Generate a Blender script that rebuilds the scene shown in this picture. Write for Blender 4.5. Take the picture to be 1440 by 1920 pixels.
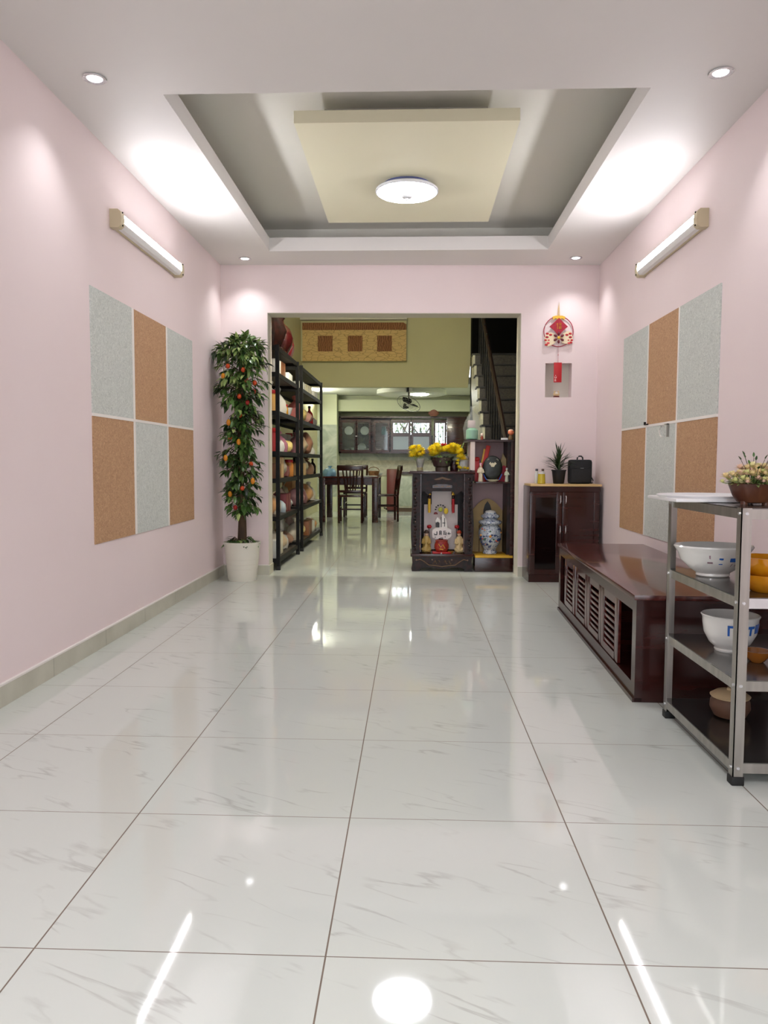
import bpy, bmesh, math, random
from mathutils import Vector, Matrix
random.seed(7)
S = bpy.context.scene
for o in list(bpy.data.objects): bpy.data.objects.remove(o)
C = S.collection
PI = math.pi
# ------------------------------------------------------------------ camera
cam = bpy.data.cameras.new('camera'); camo = bpy.data.objects.new('camera', cam); C.objects.link(camo)
cam.sensor_fit = 'HORIZONTAL'; cam.sensor_width = 36.0; cam.lens = 36.0*1422.76/1440; cam.clip_start = .02
p, y, r = .0655, -.0374, .004
F = Vector((math.sin(y)*math.cos(p), math.cos(y)*math.cos(p), -math.sin(p)))
R0 = Vector((math.cos(y), -math.sin(y), 0)); U0 = R0.cross(F)
Rv = R0*math.cos(r)+U0*math.sin(r); Uv = -R0*math.sin(r)+U0*math.cos(r)
camo.matrix_world = Matrix(((Rv.x, Uv.x, -F.x, 0), (Rv.y, Uv.y, -F.y, 0), (Rv.z, Uv.z, -F.z, 1.0), (0, 0, 0, 1)))
S.camera = camo
# ------------------------------------------------------------------ light levels
TUBE = 24.0; LAMP = 16.0; REAR_FILL = 28.0; DOWN = 4.0; SPOT = 7.5; KITCHEN = 26.0; HALL = 110.0; WORLD = 1.6
S.view_settings.view_transform = 'Standard'; S.view_settings.look = 'None'
S.view_settings.exposure = 1.38; S.view_settings.gamma = 1.0; S.view_settings.use_curve_mapping = False
w = bpy.data.worlds.new('world'); S.world = w; w.use_nodes = True
w.node_tree.nodes['Background'].inputs[0].default_value = (.86, .93, 1.0, 1); w.node_tree.nodes['Background'].inputs[1].default_value = WORLD
# ------------------------------------------------------------------ materials
def lin(c):
    c = c/255.0
    return c/12.92 if c <= .04045 else ((c+.055)/1.055)**2.4
def col(t): return (lin(t[0]), lin(t[1]), lin(t[2]), 1)
_m = {}
def mat(name, rgb=(200, 200, 200), rough=.5, metal=0, emit=0, trans=0, rgb2=None, scale=8, kind='noise', stretch=(1, 1, 1), bump=0, spec=.5, coat=0, alpha=1, contrast=(.35, .65), isl=False):
    if name in _m: return _m[name]
    m = bpy.data.materials.new(name); m.use_nodes = True; nt = m.node_tree; N = nt.nodes; L = nt.links
    b = N['Principled BSDF']
    b.inputs['Base Color'].default_value = col(rgb); b.inputs['Roughness'].default_value = rough; b.inputs['Metallic'].default_value = metal
    b.inputs['Specular IOR Level'].default_value = spec; b.inputs['Coat Weight'].default_value = coat; b.inputs['Coat Roughness'].default_value = .05
    b.inputs['Transmission Weight'].default_value = trans; b.inputs['Alpha'].default_value = alpha
    if emit:
        b.inputs['Emission Color'].default_value = col(rgb); b.inputs['Emission Strength'].default_value = emit
    if isl:
        g = N.new('ShaderNodeNewGeometry'); rp = N.new('ShaderNodeValToRGB')
        rp.color_ramp.elements[0].color = col(rgb); rp.color_ramp.elements[1].color = col(rgb2)
        L.new(g.outputs['Random Per Island'], rp.inputs[0]); L.new(rp.outputs[0], b.inputs['Base Color'])
    elif rgb2 or bump:
        tc = N.new('ShaderNodeTexCoord'); mp = N.new('ShaderNodeMapping'); mp.inputs['Scale'].default_value = stretch
        L.new(tc.outputs['Object'], mp.inputs[0])
        if kind == 'voronoi':
            t = N.new('ShaderNodeTexVoronoi'); t.inputs['Scale'].default_value = scale; out = t.outputs['Distance']
        elif kind == 'wave':
            t = N.new('ShaderNodeTexWave'); t.inputs['Scale'].default_value = scale; t.inputs['Distortion'].default_value = 9; t.inputs['Detail'].default_value = 3; out = t.outputs['Fac']
        else:
            t = N.new('ShaderNodeTexNoise'); t.inputs['Scale'].default_value = scale; t.inputs['Detail'].default_value = 5; out = t.outputs['Fac']
            if kind == 'swirl': t.inputs['Distortion'].default_value = 2.5
        L.new(mp.outputs[0], t.inputs['Vector'])
        if rgb2:
            rp = N.new('ShaderNodeValToRGB'); rp.color_ramp.elements[0].position = contrast[0]; rp.color_ramp.elements[1].position = contrast[1]
            rp.color_ramp.elements[0].color = col(rgb); rp.color_ramp.elements[1].color = col(rgb2)
            L.new(out, rp.inputs[0]); L.new(rp.outputs[0], b.inputs['Base Color'])
        if bump:
            bn = N.new('ShaderNodeBump'); bn.inputs['Strength'].default_value = bump; bn.inputs['Distance'].default_value = .01
            L.new(out, bn.inputs['Height']); L.new(bn.outputs[0], b.inputs['Normal'])
    _m[name] = m
    return m
pink = mat('pink_paint', (234, 217, 216), .55, rgb2=(238, 222, 221), scale=.8, spec=.35)
white_paint = mat('ceiling_paint', (226, 222, 219), .6, rgb2=(229, 225, 222), scale=1)
coffer_paint = mat('coffer_paint', (224, 222, 214), .6)
cream_panel = mat('cream_board', (236, 231, 203), .6)
reveal = mat('reveal_paint', (214, 208, 196), .6)
olive = mat('cream_wall', (196, 190, 146), .65, rgb2=(203, 197, 154), scale=.7)
kitchen_wall = mat('kitchen_paint', (208, 212, 180), .6)
skirt_m = mat('skirting_tile', (186, 183, 166), .3, rgb2=(200, 197, 180), scale=5)
grey_sheet = mat('grey_sheet', (184, 188, 182), .75, rgb2=(216, 219, 212), scale=55, kind='swirl', bump=.25)
brown_sheet = mat('brown_sheet', (168, 128, 94), .75, rgb2=(202, 162, 124), scale=55, kind='swirl', bump=.25)
strip_m = mat('white_strip', (238, 232, 226), .5)
darkwood = mat('dark_red_wood', (44, 15, 12), .22, rgb2=(56, 20, 16), scale=3, kind='noise', stretch=(1, 1, 12), coat=.15)
darkwood_h = mat('dark_red_wood_top', (62, 22, 18), .16, rgb2=(92, 40, 34), scale=3, stretch=(12, 1, 12), coat=.3)
blackwood = mat('black_carved_wood', (16, 7, 5), .4, rgb2=(46, 18, 13), scale=26, bump=.25, spec=.3)
blackmetal = mat('black_metal', (12, 12, 13), .5, spec=.2, rgb2=(22, 21, 21), scale=20)
shelfboard = mat('grey_brown_shelf', (52, 47, 42), .5, rgb2=(66, 60, 54), scale=12)
steel = mat('brushed_steel', (160, 156, 150), .3, metal=.85, rgb2=(180, 176, 170), scale=30, stretch=(1, 1, .1))
steel_plate = mat('steel_plate', (120, 118, 116), .2, metal=.9)
brightsteel = mat('bright_steel', (214, 214, 216), .25, metal=.7)
rubber = mat('black_rubber', (14, 14, 15), .6)
porcelain = mat('white_porcelain', (222, 220, 214), .15, coat=.4)
blue_m = mat('blue_glaze', (42, 92, 170), .2)
navy = mat('navy_glaze', (34, 50, 100), .25)
amber = mat('amber_glass', (214, 132, 12), .08, trans=.35, rgb2=(236, 160, 30), scale=18, coat=.5)
amber2 = mat('brown_glass', (150, 88, 30), .12, trans=.2, coat=.4)
redm = mat('red_lacquer', (186, 22, 30), .4)
crimson = mat('crimson_cloth', (150, 14, 40), .6, rgb2=(176, 24, 52), scale=90)
gold = mat('gold_trim', (222, 178, 60), .35, metal=.3)
yellow_fl = mat('yellow_petal', (255, 222, 6), .6, rgb2=(255, 244, 80), isl=True)
leaf_m = mat('glossy_leaf', (20, 46, 18), .3, rgb2=(88, 124, 58), isl=True)
leaf_l = mat('light_leaf', (84, 120, 52), .35, rgb2=(176, 194, 120), isl=True)
plant_m = mat('strap_leaf', (22, 44, 16), .45, rgb2=(60, 84, 36), isl=True)
bark = mat('bark', (58, 42, 28), .8, rgb2=(96, 74, 48), scale=14, stretch=(1, 1, .25), bump=.5)
soil = mat('soil', (38, 28, 20), .95, rgb2=(60, 46, 32), scale=60, bump=.5)
potwhite = mat('white_pot', (226, 222, 208), .4)
ivory = mat('aged_plastic', (206, 192, 160), .45)
lightwood = mat('light_wood', (206, 172, 112), .4, rgb2=(218, 186, 130), scale=4, stretch=(1, 10, 10))
black = mat('black_cloth', (16, 18, 20), .7, rgb2=(24, 26, 29), scale=120)
pinkboard = mat('mauve_board', (178, 148, 150), .5)
tanboard = mat('tan_board', (176, 146, 92), .5, rgb2=(188, 158, 104), scale=6)
yellowboard = mat('yellow_board', (214, 166, 44), .5)
granite = mat('dark_granite_dimmed', (34, 30, 26), .5, rgb2=(58, 52, 44), scale=40)  # dark stone, made darker still to put the stairwell's dimness into its colour
darkvoid = mat('painted_stairwell_shade', (7, 6, 6), .8, spec=.1)  # near-black colour paints in the darkness of the unlit upper stairwell
stonecream = mat('cream_marble', (196, 194, 172), .4, rgb2=(170, 168, 148), scale=6, kind='swirl')
greenmarble = mat('green_grey_marble', (150, 158, 142), .3, rgb2=(184, 190, 174), scale=3, kind='swirl')
glass = mat('cabinet_glass', (225, 235, 235), .03, trans=.95, spec=.6)
clear = mat('clear_plastic', (235, 235, 235), .15, trans=.75)
tube_m = mat('lamp_lens', (252, 250, 255), .4, emit=TUBE)
disc_m = mat('ceiling_lamp_lens', (250, 250, 255), .4, emit=LAMP)
rear_fill_m = mat('rear_fill_lens', (250, 250, 255), .4, emit=REAR_FILL)
down_m = mat('downlight_lens', (250, 250, 255), .4, emit=DOWN)
kit_m = mat('kitchen_lamp_lens', (250, 252, 245), .4, emit=KITCHEN)
hall_m = mat('hall_lamp_lens', (255, 250, 232), .4, emit=HALL)

def brick_mat():
    m = bpy.data.materials.new('tan_relief'); m.use_nodes = True; nt = m.node_tree; N = nt.nodes; L = nt.links; b = N['Principled BSDF']
    tc = N.new('ShaderNodeTexCoord'); mp = N.new('ShaderNodeMapping'); mp.inputs['Scale'].default_value = (1.2, 1.2, 3.2); L.new(tc.outputs['Object'], mp.inputs[0])
    v = N.new('ShaderNodeTexVoronoi'); v.feature = 'DISTANCE_TO_EDGE'; v.inputs['Scale'].default_value = 7; L.new(mp.outputs[0], v.inputs['Vector'])
    rp = N.new('ShaderNodeValToRGB'); rp.color_ramp.elements[0].color = col((160, 128, 78)); rp.color_ramp.elements[1].color = col((214, 182, 122)); rp.color_ramp.elements[1].position = .06
    L.new(v.outputs['Distance'], rp.inputs[0]); L.new(rp.outputs[0], b.inputs['Base Color'])
    bn = N.new('ShaderNodeBump'); bn.inputs['Strength'].default_value = .5; L.new(v.outputs['Distance'], bn.inputs['Height']); L.new(bn.outputs[0], b.inputs['Normal'])
    b.inputs['Roughness'].default_value = .8
    return m
tanbrick = brick_mat()
redbrick = mat('brown_relief', (122, 78, 46), .8, rgb2=(156, 106, 68), scale=9, kind='wave', bump=.4)

def floor_mat():
    m = bpy.data.materials.new('polished_marble_tile'); m.use_nodes = True; nt = m.node_tree; N = nt.nodes; L = nt.links; b = N['Principled BSDF']
    def mth(op, a, bb=None, c=None):
        n = N.new('ShaderNodeMath'); n.operation = op
        for i, v in enumerate((a, bb, c)):
            if v is None: continue
            if isinstance(v, (int, float)): n.inputs[i].default_value = v
            else: L.new(v, n.inputs[i])
        return n.outputs[0]
    g = N.new('ShaderNodeNewGeometry'); sx = N.new('ShaderNodeSeparateXYZ'); L.new(g.outputs['Position'], sx.inputs[0])
    T = .601
    u = mth('DIVIDE', mth('SUBTRACT', sx.outputs[0], -.170-6.01), T); v = mth('DIVIDE', mth('SUBTRACT', sx.outputs[1], 1.470-6.01), T)
    fu = mth('FRACT', u); fv = mth('FRACT', v)
    du = mth('MINIMUM', fu, mth('SUBTRACT', 1, fu)); dv = mth('MINIMUM', fv, mth('SUBTRACT', 1, fv))
    gx = mth('LESS_THAN', du, .0030); gy = mth('LESS_THAN', dv, .0022)
    grout = mth('MAXIMUM', gx, gy)
    iu = mth('FLOOR', u); iv = mth('FLOOR', v)
    # veins: stretched noise, same slant in each tile, shifted tile by tile
    cb = N.new('ShaderNodeCombineXYZ')
    L.new(mth('ADD', fu, mth('MULTIPLY', iu, 3.7)), cb.inputs[0]); L.new(mth('ADD', fv, mth('MULTIPLY', iv, 2.3)), cb.inputs[1])
    mp = N.new('ShaderNodeMapping'); mp.vector_type = 'TEXTURE'; mp.inputs['Rotation'].default_value = (0, 0, -.42); mp.inputs['Scale'].default_value = (.9, .16, 1); L.new(cb.outputs[0], mp.inputs[0])
    n1 = N.new('ShaderNodeTexNoise'); n1.inputs['Scale'].default_value = 1.1; n1.inputs['Detail'].default_value = 5; n1.inputs['Roughness'].default_value = .45; n1.inputs['Distortion'].default_value = .25; L.new(mp.outputs[0], n1.inputs['Vector'])
    ridge = mth('ABSOLUTE', mth('SUBTRACT', n1.outputs['Fac'], .5))
    rr = N.new('ShaderNodeMapRange'); rr.inputs[1].default_value = 0; rr.inputs[2].default_value = .022; rr.inputs[3].default_value = 1; rr.inputs[4].default_value = 0; L.new(ridge, rr.inputs[0])
    n2 = N.new('ShaderNodeTexNoise'); n2.inputs['Scale'].default_value = 3.0; L.new(cb.outputs[0], n2.inputs['Vector'])
    mk = N.new('ShaderNodeMapRange'); mk.inputs[1].default_value = .50; mk.inputs[2].default_value = .66; L.new(n2.outputs['Fac'], mk.inputs[0])
    vein = mth('MULTIPLY', mth('MULTIPLY', rr.outputs[0], mk.outputs[0]), .4)
    mx = N.new('ShaderNodeMix'); mx.data_type = 'RGBA'; mx.inputs[6].default_value = col((212, 217, 210)); mx.inputs[7].default_value = col((150, 148, 142)); L.new(vein, mx.inputs[0])
    m2 = N.new('ShaderNodeMix'); m2.data_type = 'RGBA'; m2.inputs[7].default_value = col((120, 106, 92)); L.new(grout, m2.inputs[0]); L.new(mx.outputs[2], m2.inputs[6])
    L.new(m2.outputs[2], b.inputs['Base Color'])
    L.new(mth('MULTIPLY_ADD', grout, .5, .045), b.inputs['Roughness'])
    b.inputs['Specular IOR Level'].default_value = .55
    return m
floor_m = floor_mat()
# ------------------------------------------------------------------ mesh helpers
class MB:
    def __init__(s): s.bm = bmesh.new(); s.mats = []
    def _mi(s, m):
        if m not in s.mats: s.mats.append(m)
        return s.mats.index(m)
    def _tag(s, n0, m):
        i = s._mi(m); s.bm.faces.ensure_lookup_table()
        for f in s.bm.faces[n0:]: f.material_index = i
    def box(s, x0, y0, z0, x1, y1, z1, m, bev=0, rot=None):
        n0 = len(s.bm.faces)
        c = Vector(((x0+x1)/2, (y0+y1)/2, (z0+z1)/2))
        M = Matrix.Translation(c) @ (rot if rot else Matrix()) @ Matrix.Diagonal((abs(x1-x0), abs(y1-y0), abs(z1-z0), 1))
        r = bmesh.ops.create_cube(s.bm, size=1, matrix=M)
        if bev:
            es = list({e for v in r['verts'] for e in v.link_edges})
            bmesh.ops.bevel(s.bm, geom=es, offset=bev, segments=2, affect='EDGES', profile=.6)
        s._tag(n0, m); return s
    def cyl(s, a, b, r0, m, r1=None, seg=12):
        if r1 is None: r1 = r0
        n0 = len(s.bm.faces); a = Vector(a); b = Vector(b); d = b-a
        M = Matrix.Translation((a+b)/2) @ d.to_track_quat('Z', 'Y').to_matrix().to_4x4()
        bmesh.ops.create_cone(s.bm, cap_ends=True, segments=seg, radius1=r0, radius2=r1, depth=d.length, matrix=M)
        s._tag(n0, m); return s
    def sph(s, c, r, m, sc=(1, 1, 1), u=14, v=9, rot=None):
        n0 = len(s.bm.faces)
        M = Matrix.Translation(c) @ (rot if rot else Matrix()) @ Matrix.Diagonal((r*sc[0], r*sc[1], r*sc[2], 1))
        bmesh.ops.create_uvsphere(s.bm, u_segments=u, v_segments=v, radius=1, matrix=M)
        s._tag(n0, m); return s
    def lathe(s, prof, c, m, seg=28, sx=1, sy=1, lobes=0, amp=0, close=True):
        n0 = len(s.bm.faces); rings = []
        for (r, z) in prof:
            ring = []
            for k in range(seg):
                a = 2*PI*k/seg; rr = max(r, .0004)*(1+(amp*math.cos(lobes*a) if lobes else 0))
                ring.append(s.bm.verts.new((c[0]+rr*math.cos(a)*sx, c[1]+rr*math.sin(a)*sy, c[2]+z)))
            rings.append(ring)
        for i in range(len(rings)-1):
            for k in range(seg):
                s.bm.faces.new((rings[i][k], rings[i][(k+1) % seg], rings[i+1][(k+1) % seg], rings[i+1][k]))
        if close:
            s.bm.faces.new(list(reversed(rings[0]))); s.bm.faces.new(rings[-1])
        s._tag(n0, m); return s
    def prism(s, pts, ax, d0, d1, m):   # pts are 2D in the other two axes; ax in 'x','y','z'
        n0 = len(s.bm.faces)
        def P(q, d): return {'x': (d, q[0], q[1]), 'y': (q[0], d, q[1]), 'z': (q[0], q[1], d)}[ax]
        A = [s.bm.verts.new(P(q, d0)) for q in pts]; B = [s.bm.verts.new(P(q, d1)) for q in pts]
        n = len(pts)
        s.bm.faces.new(A); s.bm.faces.new(list(reversed(B)))
        for i in range(n): s.bm.faces.new((A[i], B[i], B[(i+1) % n], A[(i+1) % n]))
        s._tag(n0, m); return s
    def tube(s, pts, r, m, seg=8, closed=False):
        n0 = len(s.bm.faces); pts = [Vector(q) for q in pts]; n = len(pts); rings = []
        for i, q in enumerate(pts):
            if closed: t = pts[(i+1) % n]-pts[i-1]
            else: t = pts[min(i+1, n-1)]-pts[max(i-1, 0)]
            t.normalize(); ref = Vector((0, 0, 1)) if abs(t.z) < .9 else Vector((1, 0, 0))
            a = t.cross(ref).normalized(); b = t.cross(a)
            rr = r[i] if isinstance(r, (list, tuple)) else r
            rings.append([s.bm.verts.new(q+(a*math.cos(2*PI*k/seg)+b*math.sin(2*PI*k/seg))*rr) for k in range(seg)])
        rng = range(n if closed else n-1)
        for i in rng:
            for k in range(seg):
                s.bm.faces.new((rings[i][k], rings[i][(k+1) % seg], rings[(i+1) % n][(k+1) % seg], rings[(i+1) % n][k]))
        if not closed: s.bm.faces.new(list(reversed(rings[0]))); s.bm.faces.new(rings[-1])
        s._tag(n0, m); return s
    def leaf(s, base, d, up, L, W, m, bend=.25):
        n0 = len(s.bm.faces); d = Vector(d).normalized(); up = Vector(up); side = d.cross(up)
        if side.length < 1e-3: side = d.cross(Vector((1, 0, 0)))
        side.normalize(); nn = side.cross(d).normalized(); base = Vector(base)
        c = [base+d*(L*t)-nn*(bend*L*t*t) for t in (0, .35, .72, 1)]
        wd = [0, W*.5, W*.36, 0]; v0 = s.bm.verts.new(c[0]); v3 = s.bm.verts.new(c[3])
        a = [s.bm.verts.new(c[i]+side*wd[i]+nn*W*.12) for i in (1, 2)]; q = [s.bm.verts.new(c[i]) for i in (1, 2)]; b = [s.bm.verts.new(c[i]-side*wd[i]+nn*W*.12) for i in (1, 2)]
        for fs in ((v0, a[0], q[0]), (v0, q[0], b[0]), (a[0], a[1], q[1], q[0]), (q[0], q[1], b[1], b[0]), (a[1], v3, q[1]), (q[1], v3, b[1])): s.bm.faces.new(fs)
        s._tag(n0, m); return s
    def wobble(s, amt, fq=9, seed=0):
        from mathutils import noise
        for v in s.bm.verts:
            v.co += noise.noise_vector(v.co*fq+Vector((seed, seed*.7, 0)))*amt
        return s
    def build(s, name, parent=None, smooth=True, ang=40):
        me = bpy.data.meshes.new(name)
        bmesh.ops.recalc_face_normals(s.bm, faces=s.bm.faces)
        s.bm.to_mesh(me); s.bm.free()
        for m in s.mats: me.materials.append(m)
        if smooth:
            me.shade_smooth(); me.set_sharp_from_angle(angle=math.radians(ang))
        o = bpy.data.objects.new(name, me); C.objects.link(o)
        if parent: o.parent = parent
        return o
def struct(name, mb, smooth=False):
    o = mb.build(name, None, smooth); o['kind'] = 'structure'; return o
def tag(o, label, cat, group=None):
    o['label'] = label; o['category'] = cat
    if group: o['group'] = group
    return o
def thing(name, label, cat, loc=(0, 0, 0), rz=0, group=None):
    o = bpy.data.objects.new(name, None); C.objects.link(o); o.empty_display_size = .05
    o.location = loc; o.rotation_euler = (0, 0, rz); return tag(o, label, cat, group)
def single(name, mb, label, cat, loc=None, rz=0, group=None):
    o = mb.build(name)
    if loc: o.location = loc
    o.rotation_euler.z = rz
    return tag(o, label, cat, group)
def dup(root, loc, rz, label=None):
    r = root.copy(); C.objects.link(r); r.location = loc; r.rotation_euler = (0, 0, rz)
    if label: r['label'] = label
    for ch in list(root.children):
        c = ch.copy(); C.objects.link(c); c.parent = r
        for g in ch.children:
            d = g.copy(); C.objects.link(d); d.parent = c
    return r
# ------------------------------------------------------------------ the setting
XL, XR, CZ, HD = -1.669, 1.594, 2.694, 2.289
SK = math.atan(.025)
def FY(x): return 6.619+.025*(x-XL)
struct('floor', MB().box(-2.3, -1.6, -.1, 2.0, 16.3, 0, floor_m))
struct('wall_left', MB().box(XL-.15, -1.6, 0, XL, 6.72, 3.0, pink))
struct('wall_right', MB().box(XR, -1.6, 0, XR+.15, 6.80, 3.0, pink))
# wall with the wide opening and the niche, slightly skewed
fw = MB(); Wd = XR-XL; jl, jr = -1.268-XL, .931-XL; nx0, nx1, nz0, nz1 = 1.145-XL, 1.373-XL, 1.569, 1.862
fw.box(0, 0, 0, jl, .2, 2.96, pink); fw.box(jl, 0, HD, jr, .2, 2.96, pink)
fw.box(jr, 0, 0, nx0, .2, 2.96, pink); fw.box(nx1, 0, 0, Wd+.1, .2, 2.96, pink)
fw.box(nx0, 0, 0, nx1, .2, nz0, pink); fw.box(nx0, 0, nz1, nx1, .2, 2.96, pink); fw.box(nx0, .11, nz0, nx1, .2, nz1, reveal)
fo = struct('wall_front', fw); fo.location = (XL, 6.619, 0); fo.rotation_euler.z = SK
rv = MB(); rv.box(jl, .004, 0, jl+.004, .204, HD, reveal); rv.box(jr-.004, .004, 0, jr, .204, HD, reveal); rv.box(jl, .004, HD-.004, jr, .204, HD, reveal)
ro = struct('trim_1', rv); ro.location = fo.location; ro.rotation_euler.z = SK
# rear wall behind the viewer with a wide doorway open to the street
struct('wall_rear', MB().box(XL, -1.6, 0, -1.2, -1.45, 3.0, pink).box(1.1, -1.6, 0, XR, -1.45, 3.0, pink).box(-1.2, -1.6, 2.3, 1.1, -1.45, 3.0, pink))
# ceiling with the coffer
x0, x1, y0, y1 = -1.165, 1.065, 3.59, 6.20
cx0, cx1, cy0, cy1, cz = -1.34, 1.27, 3.42, 6.49, 2.95
ce = MB()
for (a, b, c_, d) in ((XL, -1.6, x0, 6.75), (x1, -1.6, XR, 6.8), (x0, -1.6, x1, y0), (x0, y1, x1, 6.75)): ce.box(a, b, CZ, c_, d, 2.80, white_paint)
for (a, b, c_, d) in ((XL, cy0, cx0, cy1), (cx1, cy0, XR, cy1), (XL, 3.2, XR, cy0), (XL, cy1, XR, 6.75)): ce.box(a, b, 2.80, c_, d, cz, coffer_paint)
ce.box(XL, 3.2, cz, XR, 6.75, 3.05, coffer_paint)
struct('ceiling', ce)
struct('trim_2', MB().box(-.646, 4.16, 2.805, .556, 5.85, 2.87, cream_panel).box(-.50, 4.32, 2.87, .40, 5.70, cz, coffer_paint))
# skirting tiles
b = MB(); yy = -1.4
while yy < 6.6: b.box(XL, yy, 0, XL+.012, min(yy+.5975, 6.62), .088, skirt_m); b.box(XL, yy+.5978, 0, XL+.011, yy+.6008, .087, soil) if yy+.61 < 6.6 else None; yy += .601
b.box(XL, -1.4, .088, XL+.014, 6.62, .096, strip_m); struct('baseboard_left', b)
struct('baseboard_right', MB().box(XR-.012, -1.4, 0, XR, 6.69, .088, skirt_m).box(XR-.014, -1.4, .088, XR, 6.69, .096, strip_m))
b = MB().box(.005, -.012, 0, jl, 0, .085, skirt_m).box(.005, -.014, .085, jl, 0, .092, strip_m).box(jl, -.012, 0, jl+.012, .2, .085, skirt_m)
b.box(jr, -.012, 0, Wd, 0, .085, skirt_m).box(jr, -.014, .085, Wd, 0, .092, strip_m)
o = struct('baseboard_front', b); o.location = fo.location; o.rotation_euler.z = SK
# ---- hall behind the opening
HLX, MY = -1.92, 13.2
struct('wall_hall_left', MB().box(HLX-.1, 6.84, 0, HLX, 16.1, 4.0, olive).box(HLX, 6.83, 0, -1.67, 6.86, 2.96, olive))
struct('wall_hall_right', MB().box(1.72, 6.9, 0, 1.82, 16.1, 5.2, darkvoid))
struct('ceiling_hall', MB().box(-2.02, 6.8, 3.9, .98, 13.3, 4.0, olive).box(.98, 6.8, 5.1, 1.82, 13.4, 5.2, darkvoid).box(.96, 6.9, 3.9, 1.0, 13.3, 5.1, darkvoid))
struct('wall_above_opening', MB().box(-2.02, 6.84, 2.9, 1.82, 6.90, 5.2, olive))
# mezzanine face with its slanted right edge, and the relief panel
mz = MB().prism([(-1.92, 2.295), (.94, 2.295), (.975, 2.62), (1.075, 3.46), (1.12, 3.92), (-1.92, 3.92)], 'y', MY, MY+.15, olive)
struct('wall_mezzanine', mz)
struct('trim_3', MB().box(-1.92, 12.95, 3.40, -.115, MY, 3.60, reveal).box(-1.92, 13.06, 2.72, -.118, MY, 3.42, olive))
rel = thing('relief_panel', 'tan stone relief panel with brown squares high on the far wall', 'wall panel', (-1.0, 13.05, 3.0))
MB().box(-.89, -.02, -.28, .878, .01, .24, tanbrick).build('stone_field', rel)
MB().prism([(-.89, .24), (.878, .24), (.878, .33), (.83, .36), (-.89, .36)], 'y', -.035, .01, redbrick).build('top_band', rel)
for k, xx in enumerate((-.50, 0.01, .51)): MB().box(xx-.125, -.035, -.12, xx+.125, -.019, .14, redbrick).build('inset_square', rel)
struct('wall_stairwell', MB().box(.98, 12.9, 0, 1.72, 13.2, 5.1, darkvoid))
# kitchen shell
wk = MB()
KY = 15.95
wk.box(HLX, KY, 0, -.45, KY+.1, 2.4, kitchen_wall).box(-.45, KY, 0, .72, KY+.1, 1.32, kitchen_wall).box(-.45, KY, 1.86, .72, KY+.1, 2.4, kitchen_wall)
wk.box(.72, KY, 0, 1.8, KY+.1, 2.4, kitchen_wall).box(-.45, KY, 1.32, .40, KY+.1, 1.56, kitchen_wall).box(.38, KY, 1.32, .45, KY+.1, 1.86, kitchen_wall)
struct('wall_kitchen', wk)
struct('ceiling_kitchen', MB().box(-2.02, MY+.15, 2.36, 1.82, 16.1, 2.48, mat('kitchen_ceiling', (222, 224, 214), .6)).box(-1.52, 15.45, 2.03, 1.2, KY, 2.26, kitchen_wall).box(-1.92, 15.7, 2.26, 1.8, KY, 2.36, kitchen_wall))
struct('wall_kitchen_right', MB().box(1.15, 13.2, 0, 1.25, KY, 2.36, kitchen_wall))
struct('trim_4', MB().box(HLX, 15.3, 0, -1.53, KY, 2.36, kitchen_wall).box(HLX, 15.29, .3, -1.53, 15.3, 1.75, greenmarble))
struct('trim_5', MB().box(-1.53, KY-.02, .72, 1.15, KY, 1.2, stonecream).box(-1.53, KY-.024, 1.04, 1.15, KY-.018, 1.2, greenmarble))
wf = MB()
for (a, b_, z0, z1) in ((-.45, .40, 1.56, 1.86), (.45, .72, 1.32, 1.86)):
    wf.box(a, KY+.02, z0, b_, KY+.05, z0+.02, darkwood).box(a, KY+.02, z1-.02, b_, KY+.05, z1, darkwood)
    n = 7 if b_-a > .5 else 3
    for k in range(n+1): xx = a+(b_-a)*k/n; wf.box(xx-.006, KY+.03, z0, xx+.006, KY+.042, z1, blackmetal)
struct('window_1', wf)
# ------------------------------------------------------------------ lamps
def wall_tube(loc, side, label):
    t = thing('wall_tube_light', label, 'wall light', loc, 0 if side > 0 else PI)
    # local: x away from wall, y along
    MB().box(0, -.555, -.045, .018, .555, .045, ivory, .004).build('back_plate', t)
    pr = [(.040, -.014), (.062, -.014), (.063, .004), (.060, .026), (.052, .036), (.040, .036)]
    m = MB(); m.prism(pr, 'y', -.53, .53, tube_m); m.build('lens', t)
    m = MB(); m.prism([(.018, -.042), (.046, -.042), (.058, -.030), (.062, -.0145), (.0395, -.0145), (.0395, .0365), (.052, .0365), (.048, .042), (.018, .042)], 'y', -.53, .53, mat('lens_underside', (236, 234, 232), .4)); m.build('lower_cover', t)
    for sgn in (-1, 1):
        c = MB(); c.prism([(0, -.05), (.046, -.05), (.062, -.036), (.066, 0), (.062, .036), (.046, .05), (0, .05)], 'y', sgn*.525, sgn*.575, ivory)
        e = c.build('end_cap', t)
        for zz in (.035, -.034): MB().sph((.063, sgn*.55, zz), .005, blackmetal).build('screw', e)
wall_tube((XL, 4.77, 2.33), 1, 'white tube light in ivory end caps on the left wall')
wall_tube((XR, 4.84, 2.33), -1, 'white tube light in ivory end caps on the right wall')
t = thing('ceiling_lamp', 'round white ceiling lamp with chrome centre knob on cream raised panel', 'ceiling lamp', (-.049, 5.08, 2.805))
MB().lathe([(.155, 0), (.155, -.02), (.15, -.03)], (0, 0, 0), mat('lamp_base_blue', (92, 100, 150), .4)).build('lamp_base', t)
MB().lathe([(.150, -.026), (.196, -.028), (.204, -.034), (.204, -.046), (.196, -.050)], (0, 0, 0), mat('frosted_rim', (236, 238, 246), .4), seg=48, close=False).build('frosted_rim', t)
MB().lathe([(.198, -.048), (.19, -.054), (.14, -.065), (.07, -.072), (.001, -.075)], (0, 0, 0), disc_m, seg=48, close=False).build('lamp_diffuser', t)
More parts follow.
